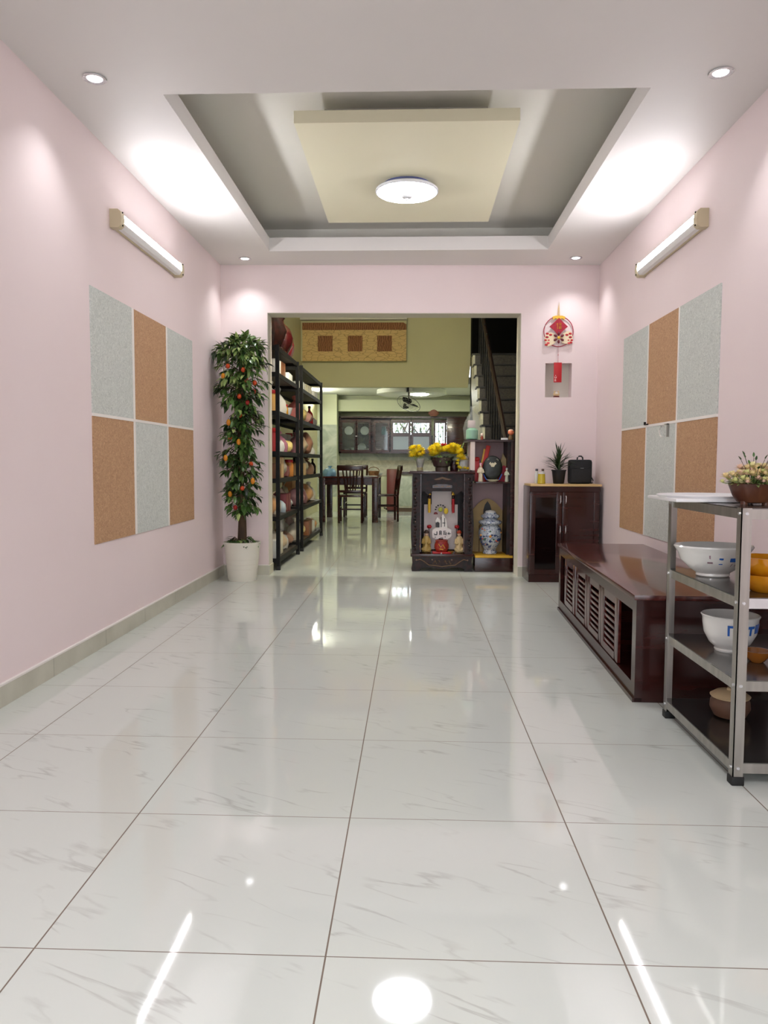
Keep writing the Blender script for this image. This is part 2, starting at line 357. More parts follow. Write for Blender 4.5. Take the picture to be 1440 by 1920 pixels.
MB().lathe([(.034, -.070), (.036, -.074), (.03, -.082), (.012, -.088), (.008, -.1), (.001, -.102)], (0, 0, 0), brightsteel).build('centre_knob', t)
dl = []
for (xx, yy, lb) in ((-1.419, 3.43, 'recessed downlight in chrome ring above left wall, the nearest on the left'), (1.324, 3.46, 'recessed downlight in chrome ring above right wall, the nearest on the right'),
                     (-1.41, 6.41, 'small recessed downlight in the far left corner above the tall plant'), (1.337, 6.45, 'small recessed downlight in far right corner above the red hanging ornament')):
    t = thing('downlight', lb, 'downlight', (xx, yy, CZ), group='recessed ceiling downlights')
    MB().lathe([(.034, -.001), (.05, -.001), (.053, -.004), (.05, -.007), (.036, -.006)], (0, 0, 0), brightsteel, close=False).build('ring', t)
    MB().lathe([(.034, -.002), (.032, -.005), (.001, -.006)], (0, 0, 0), down_m).build('lens', t)
    l = bpy.data.lights.new('downlight_beam', 'SPOT'); l.energy = SPOT; l.spot_size = 1.9; l.spot_blend = .8; l.shadow_soft_size = .045; l.color = (.95, .97, 1)
    lo = bpy.data.objects.new('downlight_beam', l); C.objects.link(lo); lo.location = (0, 0, -.012); lo.parent = t
# hall lamp, set high above the opening's view
t = thing('hall_tube_light', 'tube light on the hall side of the wall above the opening', 'wall light', (-.45, 6.90, 3.15))
MB().box(-.60, 0, -.045, .60, .03, .045, ivory, .006).build('back_plate', t); MB().box(-.56, .03, -.035, .56, .07, .035, hall_m, .012).build('lamp_tube', t)
t = thing('ceiling_lamp', 'added round white fill lamp on the near ceiling behind the viewer', 'ceiling lamp', (0, .2, CZ))  # unseen lamp added to raise the room's ambient light
MB().lathe([(.20, 0), (.20, -.03), (.19, -.035)], (0, 0, 0), brightsteel).build('lamp_base', t)
MB().lathe([(.196, -.030), (.204, -.036), (.204, -.046), (.14, -.068), (.001, -.078)], (0, 0, 0), rear_fill_m, seg=40).build('lamp_diffuser', t)
# kitchen ceiling drop panel with lamps
t = thing('drop_panel', 'oval white drop panel with lit lamp on the kitchen ceiling', 'ceiling lamp', (-.03, 14.3, 2.36))
MB().lathe([(.62, 0), (.65, -.02), (.65, -.095), (.60, -.11), (.001, -.11)], (0, 0, 0), mat('drop_panel_white', (232, 234, 222), .5), seg=40, sy=1.0).build('oval_board', t)
MB().lathe([(.17, -.11), (.17, -.12), (.12, -.135), (.001, -.14)], (.15, -.25, 0), kit_m, seg=28).build('lamp_lens', t)
t = thing('tube_light', 'bright tube light high on the left kitchen wall, behind the farther rack', 'wall light', (HLX, 14.1, 2.20))
MB().box(0, -.58, -.035, .02, .58, .035, ivory, .004).build('lamp_body', t); MB().box(.02, -.55, -.022, .06, .55, .022, kit_m, .01).build('lamp_tube', t)
# ------------------------------------------------------------------ wall sheets
def sheets(side, ys, zb, zm, zt, names):
    X = XL if side == 'left' else XR; sg = 1 if side == 'left' else -1
    pos = ['nearest', 'middle', 'farthest']
    for i, (a, b_) in enumerate(ys):
        for row, (z0, z1) in enumerate(((zm+.008, zt), (zb, zm-.008))):
            g = (i+row) % 2 == 0
            m = grey_sheet if g else brown_sheet
            s_ = MB().box(X, a, z0, X+sg*.006, b_, z1, m)
            c_ = ('pale grey' if g else 'tan brown')
            single('wall_sheet', s_, '%s textured wall sheet on the %s wall, %s of the %s row' % (c_, side, pos[i], 'upper' if row == 0 else 'lower'), 'wall panel', group='textured sheets on the %s wall' % side)
    st = thing('sheet_trim', 'white strips dividing the six wall sheets on the %s wall' % side, 'trim', (X, ys[1][0], zm))
    MB().box(0, ys[0][0]-ys[1][0], -.008, sg*.009, ys[2][1]-ys[1][0], .008, strip_m).build('cross_strip', st)
    for q in (0, 1):
        ya, yb = ys[q][1], ys[q+1][0]
        MB().box(0, ya-ys[1][0], zb-zm, sg*.008, yb-ys[1][0], zt-zm, strip_m).build('upright_strip', st)
sheets('left', ((3.91, 4.485), (4.515, 5.105), (5.130, 5.72)), .562, 1.243, 1.903, None)
sheets('right', ((4.055, 4.655), (4.675, 5.245), (5.265, 5.865)), .510, 1.252, 1.933, None)
t = thing('cable_hook', 'small white loop and bracket on the right wall cross strip', 'hook', (XR-.009, 4.86, 1.235))
MB().tube([(0, .02, 0), (-.02, .02, 0), (-.03, .02, -.03), (-.03, -.0, -.06), (-.025, -.02, -.07)], .004, strip_m).build('loop', t)
MB().box(-.012, -.07, -.07, 0, -.06, .012, steel).box(-.012, -.07, .004, 0, -.02, .012, steel).build('bracket', t)
single('cable_clip', MB().box(-.012, -.03, -.004, 0, .03, .004, blackmetal).box(-.014, .022, 0, 0, .03, .018, blackmetal), 'small dark metal clip at the first strip crossing on right wall', 'clip', (XR-.008, 5.235, 1.262))
t = thing('light_switch', 'ivory switch plate at the near left wall edge', 'switch', (XL, 2.80, .705))
MB().box(0, -.035, -.06, .008, .035, .06, ivory, .003).build('switch_plate', t); MB().box(.008, -.015, -.03, .013, .015, .0, potwhite, .002).build('rocker', t)
# ------------------------------------------------------------------ artificial fruit tree
def tree():
    t = thing('fruit_tree', 'tall artificial fruit tree in white ribbed pot in the left corner', 'potted plant', (-1.435, 6.33, 0))
    P = MB(); P.lathe([(.10, .004), (.115, .0), (.118, .012), (.122, .02), (.126, .06), (.128, .1), (.130, .102), (.1325, .14), (.1345, .142), (.137, .18), (.139, .182), (.144, .25), (.148, .29), (.156, .315), (.158, .325), (.150, .328), (.142, .31), (.138, .29)], (0, 0, 0), potwhite, seg=36, close=False)
    P.lathe([(.001, .006), (.115, .005)], (0, 0, 0), potwhite, seg=36, close=False); P.build('pot', t)
    MB().lathe([(.141, .292), (.10, .300), (.001, .303)], (0, 0, 0), soil, seg=30, close=False).build('soil', t)
    tr = [(0, 0, .29), (.003, 0, .5), (-.01, .0, .8), (0, .005, 1.1), (-.005, 0, 1.4), (.01, 0, 1.7), (0, 0, 1.95)]
    MB().tube(tr, [.042, .034, .032, .03, .028, .026, .014], bark, seg=12).build('trunk', t)
    f = MB(); rnd = random.Random(3); fruits = []
    def width(z):
        pts = [(.30, .17), (.42, .12), (.55, .15), (.75, .18), (1.0, .20), (1.25, .22), (1.45, .21), (1.6, .25), (1.75, .29), (1.87, .27), (1.97, .20), (2.04, .10)]
        for (a, wa), (b_, wb) in zip(pts, pts[1:]):
            if a <= z <= b_: return wa+(wb-wa)*(z-a)/(b_-a)
        return .1
    twig = MB()
    n = 185
    for i in range(n):
        z = .46+(1.98-.46)*(i/n)**.85
        if i < 8: z = .31+.04*rnd.random()
        elif z < .56 and rnd.random() < .5: continue
        a = rnd.random()*2*PI
        if math.sin(a) > .35 and rnd.random() < .55: a = -a
        Wz = width(z)*(.6+.55*rnd.random()); h = Vector((math.cos(a), math.sin(a), 0))
        if h.x < -.2: Wz *= .9
        b0 = Vector((0, 0, z-.02)); mid = b0+h*Wz*.5+Vector((0, 0, .055)); tip = b0+h*Wz*.86+Vector((0, 0, .02))
        twig.tube([b0, mid, tip], .0035, bark, seg=5)
        for k in range(rnd.randint(9, 13)):
            s_ = k/10; q = b0.lerp(mid, min(1, s_*2)) if s_ < .5 else mid.lerp(tip, min(1.0, (s_-.5)*2))
            d = h*(.7+.5*rnd.random())+Vector((rnd.uniform(-.8, .8), rnd.uniform(-.8, .8), rnd.uniform(-1.15, .25)))
            L_ = rnd.uniform(.055, .088)
            f.leaf(q, d, (rnd.uniform(-.4, .4), rnd.uniform(-.4, .4), 1), L_, L_*.42, leaf_l if (z > 1.62 and rnd.random() < .42) or rnd.random() < .06 else leaf_m, .35)
    for k in range(70):   # crown
        a = rnd.random()*2*PI; el = rnd.uniform(.1, 1.3); h = Vector((math.cos(a)*math.cos(el), math.sin(a)*math.cos(el), math.sin(el)))
        q = Vector((0, 0, 1.86))+Vector((h.x*.19, h.y*.19, h.z*.15))
        for j in range(5):
            L_ = rnd.uniform(.06, .09)
            f.leaf(q+Vector((rnd.uniform(-.03, .03),)*3), h+Vector((rnd.uniform(-.7, .7), rnd.uniform(-.7, .7), rnd.uniform(-1.0, .1))), (0, 0, 1), L_, L_*.4, leaf_l if rnd.random() < .5 else leaf_m, .4)
    for q in (f, twig):
        for v in q.bm.verts:
            if v.co.x < -.215: v.co.x = -.215-(-.215-v.co.x)*.12
            if v.co.y > .262: v.co.y = .262+(v.co.y-.262)*.06
    f.build('foliage', t, ang=180); twig.build('branches', t)
    fm = [mat('fruit_orange', (200, 84, 16), .4, rgb2=(186, 54, 12), scale=6), mat('fruit_red', (156, 26, 20), .35), mat('fruit_yellow', (232, 170, 30), .4, rgb2=(206, 120, 20), scale=12)]
    spots = [(.62, -.03, 1), (.66, .08, 1), (.73, -.07, 2), (.78, .03, 0), (.84, .11, 2), (.93, -.06, 0), (.98, .1, 0), (1.03, -.1, 2), (1.16, .01, 2), (1.22, .12, 2), (1.20, -.06, 0), (1.32, -.07, 2), (1.38, .02, 0),
             (1.47, -.09, 0), (1.48, .08, 1), (1.53, .02, 0), (1.57, .13, 1), (1.62, -.05, 2), (1.64, .14, 0), (1.66, .08, 1), (1.69, -.10, 2), (1.71, -.03, 1), (1.74, .06, 0), (1.77, -.06, 0)]
    spots = [sp_ for i_, sp_ in enumerate(spots) if i_ % 4 != 1]
    for (z, xx, mi) in spots:
        q = MB(); q.sph((0, 0, 0), .018, fm[mi], (1, 1, 1.15 if mi < 2 else 1.5), 12, 8)
        q.cyl((0, 0, .02), (0, 0, .04), .002, bark, seg=5)
        o = q.build('fruit', t); o.location = (xx*1.05, -width(z)*.66*math.sqrt(max(.2, 1-(xx/width(z))**2)), z)
tree()
# ------------------------------------------------------------------ black storage racks in the hall
LV = [.10, .49, .84, 1.09, 1.46, 1.81, 2.05]
def rack(name, ya, yb, xf, xb, levels, label):
    t = thing(name, label, 'storage rack', (xf, ya, 0))
    dx = xb-xf; dy = yb-ya
    for (px, py) in ((0, 0), (dx, 0), (0, dy), (dx, dy)):
        po = MB().box(px-.017, py-.017, .02, px+.017, py+.017, levels[-1]+.012, blackmetal).build('post', t)
        MB().box(px-.020, py-.020, 0, px+.020, py+.020, .035, rubber, .003).build('rubber_foot', po)
    for z in levels:
        s_ = MB().box(dx, .0, z-.004, 0, dy, z+.004, shelfboard)
        s_.box(-.012, 0, z-.035, .004, dy, z+.006, blackmetal).box(dx-.004, 0, z-.035, dx+.012, dy, z+.006, blackmetal).box(dx, -.012, z-.035, 0, .004, z+.006, blackmetal).box(dx, dy-.004, z-.035, 0, dy+.012, z+.006, blackmetal)
        s_.build('shelf', t)
rack('storage_rack', 6.93, 8.13, -1.235, -1.60, LV, 'black metal storage rack just inside the opening, crowded with packets')
rack('storage_rack', 8.42, 10.24, -1.235, -1.60, LV, 'second black metal storage rack, the farther one along the hall wall')
def pale(c_): return tuple(int(v*.66+t_*.34) for v, t_ in zip(c_, (224, 216, 204)))
def m_(rgb, rough=.5, **k):
    return mat('c%d_%d_%d_%d' % (rgb[0], rgb[1], rgb[2], int(rough*100)), rgb, rough, **k)
def plastic_bag(rgb, w_, d_, h_, seed):
    q = MB(); q.lathe([(.30, 0), (.46, .03), (.5, .25), (.46, .5), (.33, .68), (.12, .78), (.06, .82), (.14, .93), (.2, 1.0)], (0, 0, 0), m_(rgb, .35), seg=18, close=False)
    for v in q.bm.verts: v.co = Vector((v.co.x*d_, v.co.y*w_, v.co.z*h_))
    q.wobble(.018, 11, seed).wobble(.010, 27, seed)
    for v in q.bm.verts: v.co.z = max(v.co.z, 0)
    return q
def carton(rgb, w_, d_, h_, seed):
    q = MB(); q.box(-d_/2, -w_/2, 0, d_/2, w_/2, h_, m_(rgb, .6), .003)
    q.box(-d_/2-.0005, -w_*.06, .002, d_/2+.0005, w_*.06, h_+.0006, m_((min(255, rgb[0]+25), min(255, rgb[1]+22), min(255, rgb[2]+12)), .4))
    return q
def jar(rgb, w_, d_, h_, seed, lid=(170, 24, 28)):
    q = MB(); r_ = w_/2; q.lathe([(r_*.9, 0), (r_, .006), (r_, h_*.7), (r_*.8, h_*.8), (r_*.8, h_*.84)], (0, 0, 0), m_(rgb, .25), seg=18)
    q.lathe([(r_*.88, h_*.83), (r_*.9, h_*.85), (r_*.9, h_*.97), (r_*.84, h_)], (0, 0, 0), m_(lid, .35), seg=18); return q
def bottle(rgb, w_, d_, h_, seed):
    r_ = w_/2; q = MB(); q.lathe([(r_*.9, 0), (r_, .006), (r_, h_*.5), (r_*.75, h_*.64), (r_*.3, h_*.76), (r_*.28, h_*.9)], (0, 0, 0), m_(rgb, .2), seg=16)
    q.lathe([(r_*.36, h_*.88), (r_*.36, h_*.98), (r_*.3, h_)], (0, 0, 0), m_((40, 30, 30), .4), seg=12); return q
def pouch(rgb, w_, d_, h_, seed):
    q = MB(); q.sph((0, 0, .5), 1, m_(rgb, .4), (.5, .5, .5), 18, 12)
    for v in q.bm.verts:
        z = v.co.z; k = 1-abs(z-.5)*.9
        v.co = Vector((v.co.x*d_*1.0*(.5+k*.5), (math.copysign(abs(v.co.y*2)**.55, v.co.y)/2)*w_, z*h_))
    q.wobble(.022, 13, seed).wobble(.008, 31, seed)
    for v in q.bm.verts: v.co.z = max(v.co.z, 0)
    return q
def bowl_(rgb, w_, d_, h_, seed):
    r_ = w_/2; q = MB(); q.lathe([(r_*.45, 0), (r_*.5, .004), (r_*.8, h_*.4), (r_, h_*.95), (r_*1.03, h_), (r_*.96, h_), (r_*.75, h_*.45), (r_*.4, h_*.1), (.001, h_*.08)], (0, 0, 0), m_(rgb, .2), seg=22, close=False); return q
K = dict(bag=(plastic_bag, 'knotted_bag', 'bag'), box=(carton, 'carton', 'box'), jar=(jar, 'lidded_jar', 'jar'), bottle=(bottle, 'bottle', 'bottle'), pouch=(pouch, 'snack_pouch', 'packet'), bowl=(bowl_, 'bowl', 'bowl'))
levn = ['bottom shelf', 'second shelf up', 'third shelf up', 'fourth shelf up', 'fifth shelf up', 'shelf below the top', 'top shelf']
W, G_, T_, O_, Y_, M_, R_, B_, BL = (('white', (232, 232, 230)), ('grey', (188, 186, 184)), ('tan', (206, 172, 126)), ('orange', (214, 140, 70)), ('yellow', (222, 190, 90)), ('maroon', (110, 40, 54)), ('red', (170, 56, 56)), ('brown', (120, 70, 42)), ('pale blue', (170, 196, 214)))
items = [
 (0, 0, [('box', W, .20, .26, .16), ('box', ('off-white', (210, 204, 190)), .22, .28, .21), ('pouch', T_, .18, .16, .22), ('bag', G_, .24, .26, .20), ('pouch', B_, .2, .2, .15)]),
 (0, 1, [('pouch', O_, .20, .2, .17), ('bag', ('clear pale', (206, 190, 160)), .22, .24, .22), ('bag', BL, .18, .2, .16), ('box', M_, .22, .26, .18), ('pouch', ('silver', (180, 180, 182)), .16, .16, .15)]),
 (0, 2, [('box', Y_, .18, .24, .10), ('box', G_, .15, .22, .19), ('bowl', W, .16, .16, .07), ('pouch', B_, .2, .2, .12), ('jar', T_, .11, .11, .17)]),
 (0, 3, [('box', B_, .24, .28, .14), ('box', T_, .22, .26, .20), ('pouch', ('beige', (206, 190, 160)), .2, .2, .2), ('bag', ('dark red', (110, 26, 30)), .2, .22, .2), ('jar', O_, .10, .10, .18)]),
 (0, 4, [('jar', R_, .12, .12, .22), ('pouch', ('olive green', (128, 120, 60)), .22, .2, .24), ('bag', W, .2, .24, .16), ('bag', ('magenta', (150, 60, 100)), .28, .26, .2), ('pouch', Y_, .17, .18, .14)]),
 (0, 5, [('jar', ('amber', (206, 160, 90)), .12, .12, .2), ('bag', W, .25, .28, .3), ('bag', G_, .22, .24, .26), ('jar', ('gold', (190, 140, 50)), .1, .1, .12), ('bowl', W, .17, .17, .1)]),
 (0, 6, [('box', ('white lidded', (226, 226, 226)), .2, .28, .14), ('box', B_, .26, .28, .16), ('box', W, .3, .28, .09)]),
 (1, 0, [('bag', ('cream', (216, 204, 180)), .3, .28, .26), ('pouch', Y_, .24, .2, .18), ('box', B_, .34, .3, .17), ('box', W, .28, .26, .14), ('pouch', O_, .22, .2, .16)]),
 (1, 1, [('pouch', ('pink', (196, 120, 128)), .28, .24, .2), ('bag', M_, .3, .3, .26), ('pouch', O_, .3, .26, .22), ('bag', ('cream', (214, 206, 190)), .24, .24, .24)]),
 (1, 2, [('box', ('dark brown', (66, 32, 26)), .3, .28, .18), ('bag', ('dark', (50, 36, 40)), .28, .26, .2), ('bag', O_, .26, .26, .2), ('bowl', W, .2, .2, .09)]),
 (1, 3, [('box', T_, .36, .3, .14), ('pouch', ('beige', (204, 186, 150)), .24, .2, .2), ('bag', B_, .28, .24, .2), ('bottle', ('black', (40, 30, 30)), .09, .09, .27)]),
 (1, 4, [('bag', M_, .3, .28, .24), ('pouch', T_, .26, .22, .22), ('pouch', ('rust', (150, 80, 50)), .26, .22, .28), ('bag', W, .2, .22, .16)]),
 (1, 5, [('bag', R_, .3, .26, .28), ('pouch', Y_, .28, .24, .2), ('pouch', ('rose', (176, 110, 100)), .24, .2, .18), ('bottle', ('dark red', (120, 24, 30)), .1, .1, .25), ('bag', ('dark grey', (70, 70, 72)), .2, .22, .16)]),
 (1, 6, [('box', W, .36, .3, .10), ('box', ('cream', (220, 212, 186)), .4, .3, .12), ('box', ('light grey', (196, 194, 190)), .36, .28, .09)]),
]
seen = {}
for (un, lv, lst) in items:
    ya, yb = ((6.96, 8.10), (8.46, 10.20))[un]
    tot = sum(i[2] for i in lst); gap = (yb-ya-tot)/(len(lst)+1)
    yc = ya
    zl = LV[lv]+.0045 if lv < 6 else LV[5]+.0045
    if lv == 6: pass
    for n_, (k, (cn, rgb), w_, d_, h_) in enumerate(lst):
        yc += gap+w_/2
        lim = (LV[lv+1] if lv < 6 else LV[6])-LV[lv if lv < 6 else 5]-.05
        zz = LV[lv] if lv < 6 else LV[5]
        if lv == 5 and False: continue
        fn, nm, ct = K[k]
        where = levn[min(lv, 5)] if lv != 6 else levn[5]
        if lv == 5: zz = LV[4]; lim = LV[5]-LV[4]-.05; where = levn[4]
        elif lv == 4: zz = LV[3]; lim = LV[4]-LV[3]-.05; where = levn[3]
        elif lv == 3: zz = LV[2]; lim = LV[3]-LV[2]-.05; where = levn[2]
        elif lv == 2: continue
        hh = min(h_, lim)
        seq = ['at its near end', 'second from near end', 'third from near end', 'fourth from near end', 'at its far end'][n_]
        q = fn(pale(rgb) if k in ('bag', 'pouch') else rgb, w_, min(d_, .18), hh, n_*3+lv*7+un*31)
        xo = -1.262-min(d_, .18)/2-(.015 if n_ % 2 else 0)
        single(nm, q, '%s %s, %s black rack, %s, %s' % (cn, {'bag': 'knotted bag', 'box': 'carton', 'jar': 'jar', 'bottle': 'bottle', 'pouch': 'snack pouch', 'bowl': 'bowl'}[k], 'nearer' if un == 0 else 'farther', where, seq), ct, (xo, yc, zz+.0045), random.uniform(-.06, .06), 'goods on the black racks')
        yc += w_/2
rnd = random.Random(77)
pal = [W, W, G_, T_, T_, O_, Y_, ('cream', (226, 216, 196)), ('cream', (226, 216, 196)), B_, ('pale pink', (214, 176, 176)), M_]
kinds = ['bag', 'pouch', 'box', 'pouch', 'bag', 'jar']
for un in (0, 1):
    for lv in range(6):
        z_ = LV[lv]; lim = LV[lv+1]-LV[lv]-.055; ya, yb = ((6.98, 8.09), (8.48, 10.18))[un]; nn_ = 5; used = set()
        stp = (yb-ya)/nn_
        for k in range(nn_):
            while True:
                kk = rnd.choice(kinds); cn, rgb = rnd.choice(pal)
                if (kk, cn) not in used: break
            used.add((kk, cn)); fn, nm, ct = K[kk]; w_ = stp*rnd.uniform(.72, .9)
            if kk == 'jar': w_ = .1
            single(nm, fn(pale(rgb), w_, .12, lim*rnd.uniform(.6, .97), k+lv*11+un*5), '%s %s in the rear row, %s black rack, %s' % (cn, {'bag': 'knotted bag', 'box': 'carton', 'jar': 'jar', 'pouch': 'snack pouch'}[kk], 'nearer' if un == 0 else 'farther', levn[lv]), ct, (-1.525, ya+stp*(k+.5), z_+.0045), 0, 'goods on the black racks')
# on top of the nearer rack
t = thing('carved_sculpture', 'tall dark carved wooden sculpture on top of the nearer black rack', 'sculpture', (-1.375, 7.365, 2.055))
q = MB(); q.lathe([(.12, 0), (.125, .03), (.09, .05), (.11, .12), (.13, .2), (.10, .3), (.12, .38), (.09, .46), (.05, .52)], (0, 0, 0), blackwood, seg=22, lobes=5, amp=.12); q.wobble(.02, 9, 4)
for v in q.bm.verts: v.co.z = max(v.co.z, 0)
q.build('carved_body', t); MB().box(-.13, -.13, 0, .13, .13, .025, darkwood, .006).build('plinth', t)
q = MB(); q.lathe([(.07, 0), (.075, .01), (.13, .1), (.14, .18), (.11, .27), (.05, .33), (.045, .36), (.06, .38)], (0, 0, 0), mat('dark_red_glaze', (66, 16, 16), .25, rgb2=(40, 12, 12), scale=8, coat=.4), seg=24)
single('vase', q, 'dark red glazed vase on the nearer rack top, behind the sculpture', 'vase', (-1.345, 7.665, 2.0545))
q = pouch((104, 18, 26), .24, .2, .30, 5); q.tube([(0, -.05, .26), (0, -.03, .35), (0, .03, .35), (0, .05, .26)], .008, m_((70, 10, 18), .5))
single('handbag', q, 'maroon fabric bag with loop handle on top of nearer rack, farthest item there', 'bag', (-1.34, 7.985, 2.0545), .1)
# ------------------------------------------------------------------ carved altar cabinet
AX, AY = -.012, 6.95
al = thing('altar_cabinet', 'black carved altar cabinet with open front left of mauve shelf', 'cabinet', (.275, AY, 0), SK*.4)
hw = .276; D = .40
b = MB()   # base: scalloped apron with claw feet
pts = [(-hw, 0), (-hw+.075, 0), (-hw+.07, .02), (-hw+.10, .035), (-.10, .04), (-.05, .025), (.05, .025), (.10, .04), (hw-.10, .035), (hw-.07, .02), (hw-.075, 0), (hw, 0), (hw+.004, .03), (hw-.006, .08), (hw, .135), (-hw, .135), (-hw+.006, .08), (-hw-.004, .03)]
b.prism(pts, 'y', -.008, .03, blackwood); b.box(-hw+.005, .03, .035, hw-.005, D, .135, blackwood)
for sx in (-1, 1): b.sph((sx*(hw-.03), .02, .02), .03, blackwood, (1.2, 1, .7)); b.box(sx*(hw-.03)-.025, D-.06, 0, sx*(hw-.03)+.025, D, .04, blackwood)
b.build('base', al)
cv = MB()
for sx in (-1, 1):
    cv.tube([(sx*.24, -.012, .10), (sx*.20, -.014, .112), (sx*.16, -.014, .09), (sx*.12, -.014, .06), (sx*.06, -.014, .055), (0, -.014, .045)], .004, mat('worn_brass', (120, 88, 56), .4))
    cv.sph((sx*.235, -.014, .105), .008, mat('pearl_inlay', (130, 104, 88), .4)); cv.sph((sx*.09, -.014, .108), .007, _m['pearl_inlay'])
    cv.tube([(sx*(.02+.05*k_/10*1.2), -.012, .085+.018*math.sin(k_*1.1)) for k_ in range(12)], .003, _m['worn_brass'])
cv.build('apron_carving', al)
MB().box(-hw-.014, -.022, .135, hw+.014, D, .162, darkwood, .005).build('lower_ledge', al)
for sx in (-1, 1):
    # bulging carved side column
    out = [(hw, .162), (hw+.004, .22), (hw+.009, .30), (hw+.012, .42), (hw+.007, .52), (hw, .60), (hw-.004, .70), (hw-.002, .895)]
    inn = [(hw-.075, .895), (hw-.075, .66), (hw-.09, .62), (hw-.075, .56), (hw-.07, .162)]
    pl = [(sx*a, z) for a, z in out+inn]
    cm = MB(); cm.prism(pl, 'y', -.004, .035, blackwood); c_o = cm.build('side_column', al, smooth=False)
    cc = MB()
    for k in range(22):
        z = .2+.031*k; cc.sph((sx*(hw-.026+.006*math.sin(k*1.7)), -.006, z), .013, blackwood, (1, .5, 1), 8, 6)
        if k % 7 == 1: cc.sph((sx*(hw-.03), -.012, z+.01), .005, _m['pearl_inlay'], (1, .6, 1), 6, 4)
    cc.build('column_carving', c_o)
    sp = MB(); sp.prism([(sx*hw, .162), (sx*(hw-.02), .162), (sx*(hw-.02), .9), (sx*hw, .9)], 'y', .035, D, darkwood); sp.build('side_panel', al, smooth=False)
    cr = MB(); cr.box(sx*(hw-.078)-.004, -.008, .18, sx*(hw-.078)+.004, .01, .9, darkwood); cr.build('inner_bead', al)
MB().box(-hw-.025, -.03, .895, hw+.02, D+.01, .92, darkwood, .006).box(-hw-.10, .0, .897, -hw-.02, D-.02, .912, darkwood, .005).build('top_board', al)
MB().box(-hw+.02, D-.02, .16, hw-.02, D, .9, blackwood).build('back_panel', al)
bk = MB(); bk.box(-.16, D-.11, .17, .16, D-.10, .60, mat('glass_picture', (244, 228, 222), .3)).box(-.09, D-.125, .55, .10, D-.11, .74, _m['glass_picture']); bk.build('rose_backdrop', al)
hp = MB()
hp.prism([(-.212, .895), (.212, .895), (.212, .70), (.175, .74), (.13, .70), (.09, .735), (-.09, .735), (-.13, .70), (-.175, .74), (-.212, .70)], 'y', .05, .07, blackwood)
hp.prism([(-.08, .845), (0, .868), (.08, .845), (.06, .838), (.03, .84), (0, .85), (-.03, .84), (-.06, .838)], 'y', .04, .052, _m['worn_brass'])
hp.prism([(-.09, .79), (-.04, .80), (.04, .80), (.09, .79), (.09, .765), (-.09, .765)], 'y', .043, .052, darkwood)
for (a, b_) in ((-.075, -.04), (-.014, .014), (.04, .075)): hp.box(a, .040, .776, b_, .045, .786, _m['pearl_inlay'])
hp.build('carved_header', al, smooth=False)
for sx in (-1, 1):
    rp = MB(); rp.box(sx*.205-.008, .05, .19, sx*.205+.008, .06, .63, redm)
    for k in range(9): rp.box(sx*.205-.004, .047, .215+k*.046, sx*.205+.004, .051, .235+k*.046, gold)
    rp.build('red_couplet', al)
# things in the altar
def at_al(x, z, dy=.12): return (x, AY+dy, z)
for (xx, c_, lb) in ((.157, Y_, 'yellow'), (.378, R_, 'red')):
    t = thing('hanging_lantern', '%s tasselled lantern hanging inside the altar, on its %s' % (lb, 'left' if lb == 'yellow' else 'right'), 'lantern', (xx+(0 if lb == 'yellow' else .0), AY+.085, .60), group='altar lanterns')
    body = m_((214, 168, 60), .5) if lb == 'yellow' else m_((176, 30, 70), .5)
    MB().cyl((0, 0, .17), (0, 0, .245), .0015, crimson, seg=5).cyl((0, 0, .175), (0, 0, .205), .006, crimson, .001).build('cord', t)
    MB().lathe([(.026, .145), (.006, .175)], (0, 0, 0), body, seg=6).lathe([(.012, .12), (.010, .145)], (0, 0, 0), gold, seg=8).build('roof', t)
    MB().lathe([(.016, .10), (.008, .12)], (0, 0, 0), gold, seg=8).sph((0, 0, .08), .017, blackwood, (1, 1, .9)).build('drum', t)
    MB().lathe([(.013, -.065), (.014, 0), (.012, .065)], (0, 0, 0), m_((206, 166, 50), .5) if lb == 'yellow' else m_((160, 16, 26), .5), seg=12).build('tassel', t)
def deity(x, label, robe, sh):
    t = thing('seated_statue', label, 'statue', (x, AY+.10, .1635))
    q = MB(); q.lathe([(.034, 0), (.042, .008), (.043, .03), (.038, .06), (.034, .09), (.035, .12), (.026, .145), (.012, .158)], (0, 0, 0), robe, seg=18, sy=.8, lobes=3, amp=.06); q.wobble(.005, 30, x*10)
    q.tube([(-.030, -.01, .125), (-.036, -.03, .09), (-.012, -.04, .085)], .011, robe).tube([(.030, -.01, .125), (.036, -.03, .09), (.012, -.04, .085)], .011, robe)
    q.tube([(-.02, 0, .04), (-.035, -.035, .035), (-.01, -.04, .012)], .014, robe).tube([(.02, 0, .04), (.035, -.035, .035), (.01, -.04, .012)], .014, robe); 
    q.build('robe', t)
    MB().sph((0, -.004, .172), .019, m_((226, 190, 160), .5), (.9, .95, 1.1)).sph((0, -.022, .170), .004, m_((226, 190, 160), .5), (1, 1, 1), 6, 4).build('head', t)
    MB().lathe([(.021, .178), (.024, .184), (.018, .2), (.008, .21)], (0, 0, 0), sh, seg=12).build('hat', t)
deity(.132, 'gold robed seated statue inside the altar, left of the red urn', m_((190, 160, 90), .4), m_((60, 40, 30), .5))
deity(.437, 'cream and gold seated statue inside the altar, right of red urn', m_((214, 190, 140), .4), m_((170, 60, 30), .5))
for (xx, lb) in ((.160, 'left'), (.418, 'right')):
    t = thing('red_flower', 'red paper flower on a dark stem inside altar, on the %s' % lb, 'flower', (xx, AY+.17, .1635))
    MB().tube([(0, 0, 0), (.004, 0, .1), (-.004, 0, .22)], .003, blackwood).build('stem', t)
    q = MB()
    for k in range(7): a = k*.9; q.sph((.011*math.cos(a), .011*math.sin(a)-.01, .235+.006*math.sin(2*a)), .012, redm, (1, .7, 1), 8, 6)
    q.build('petals', t)
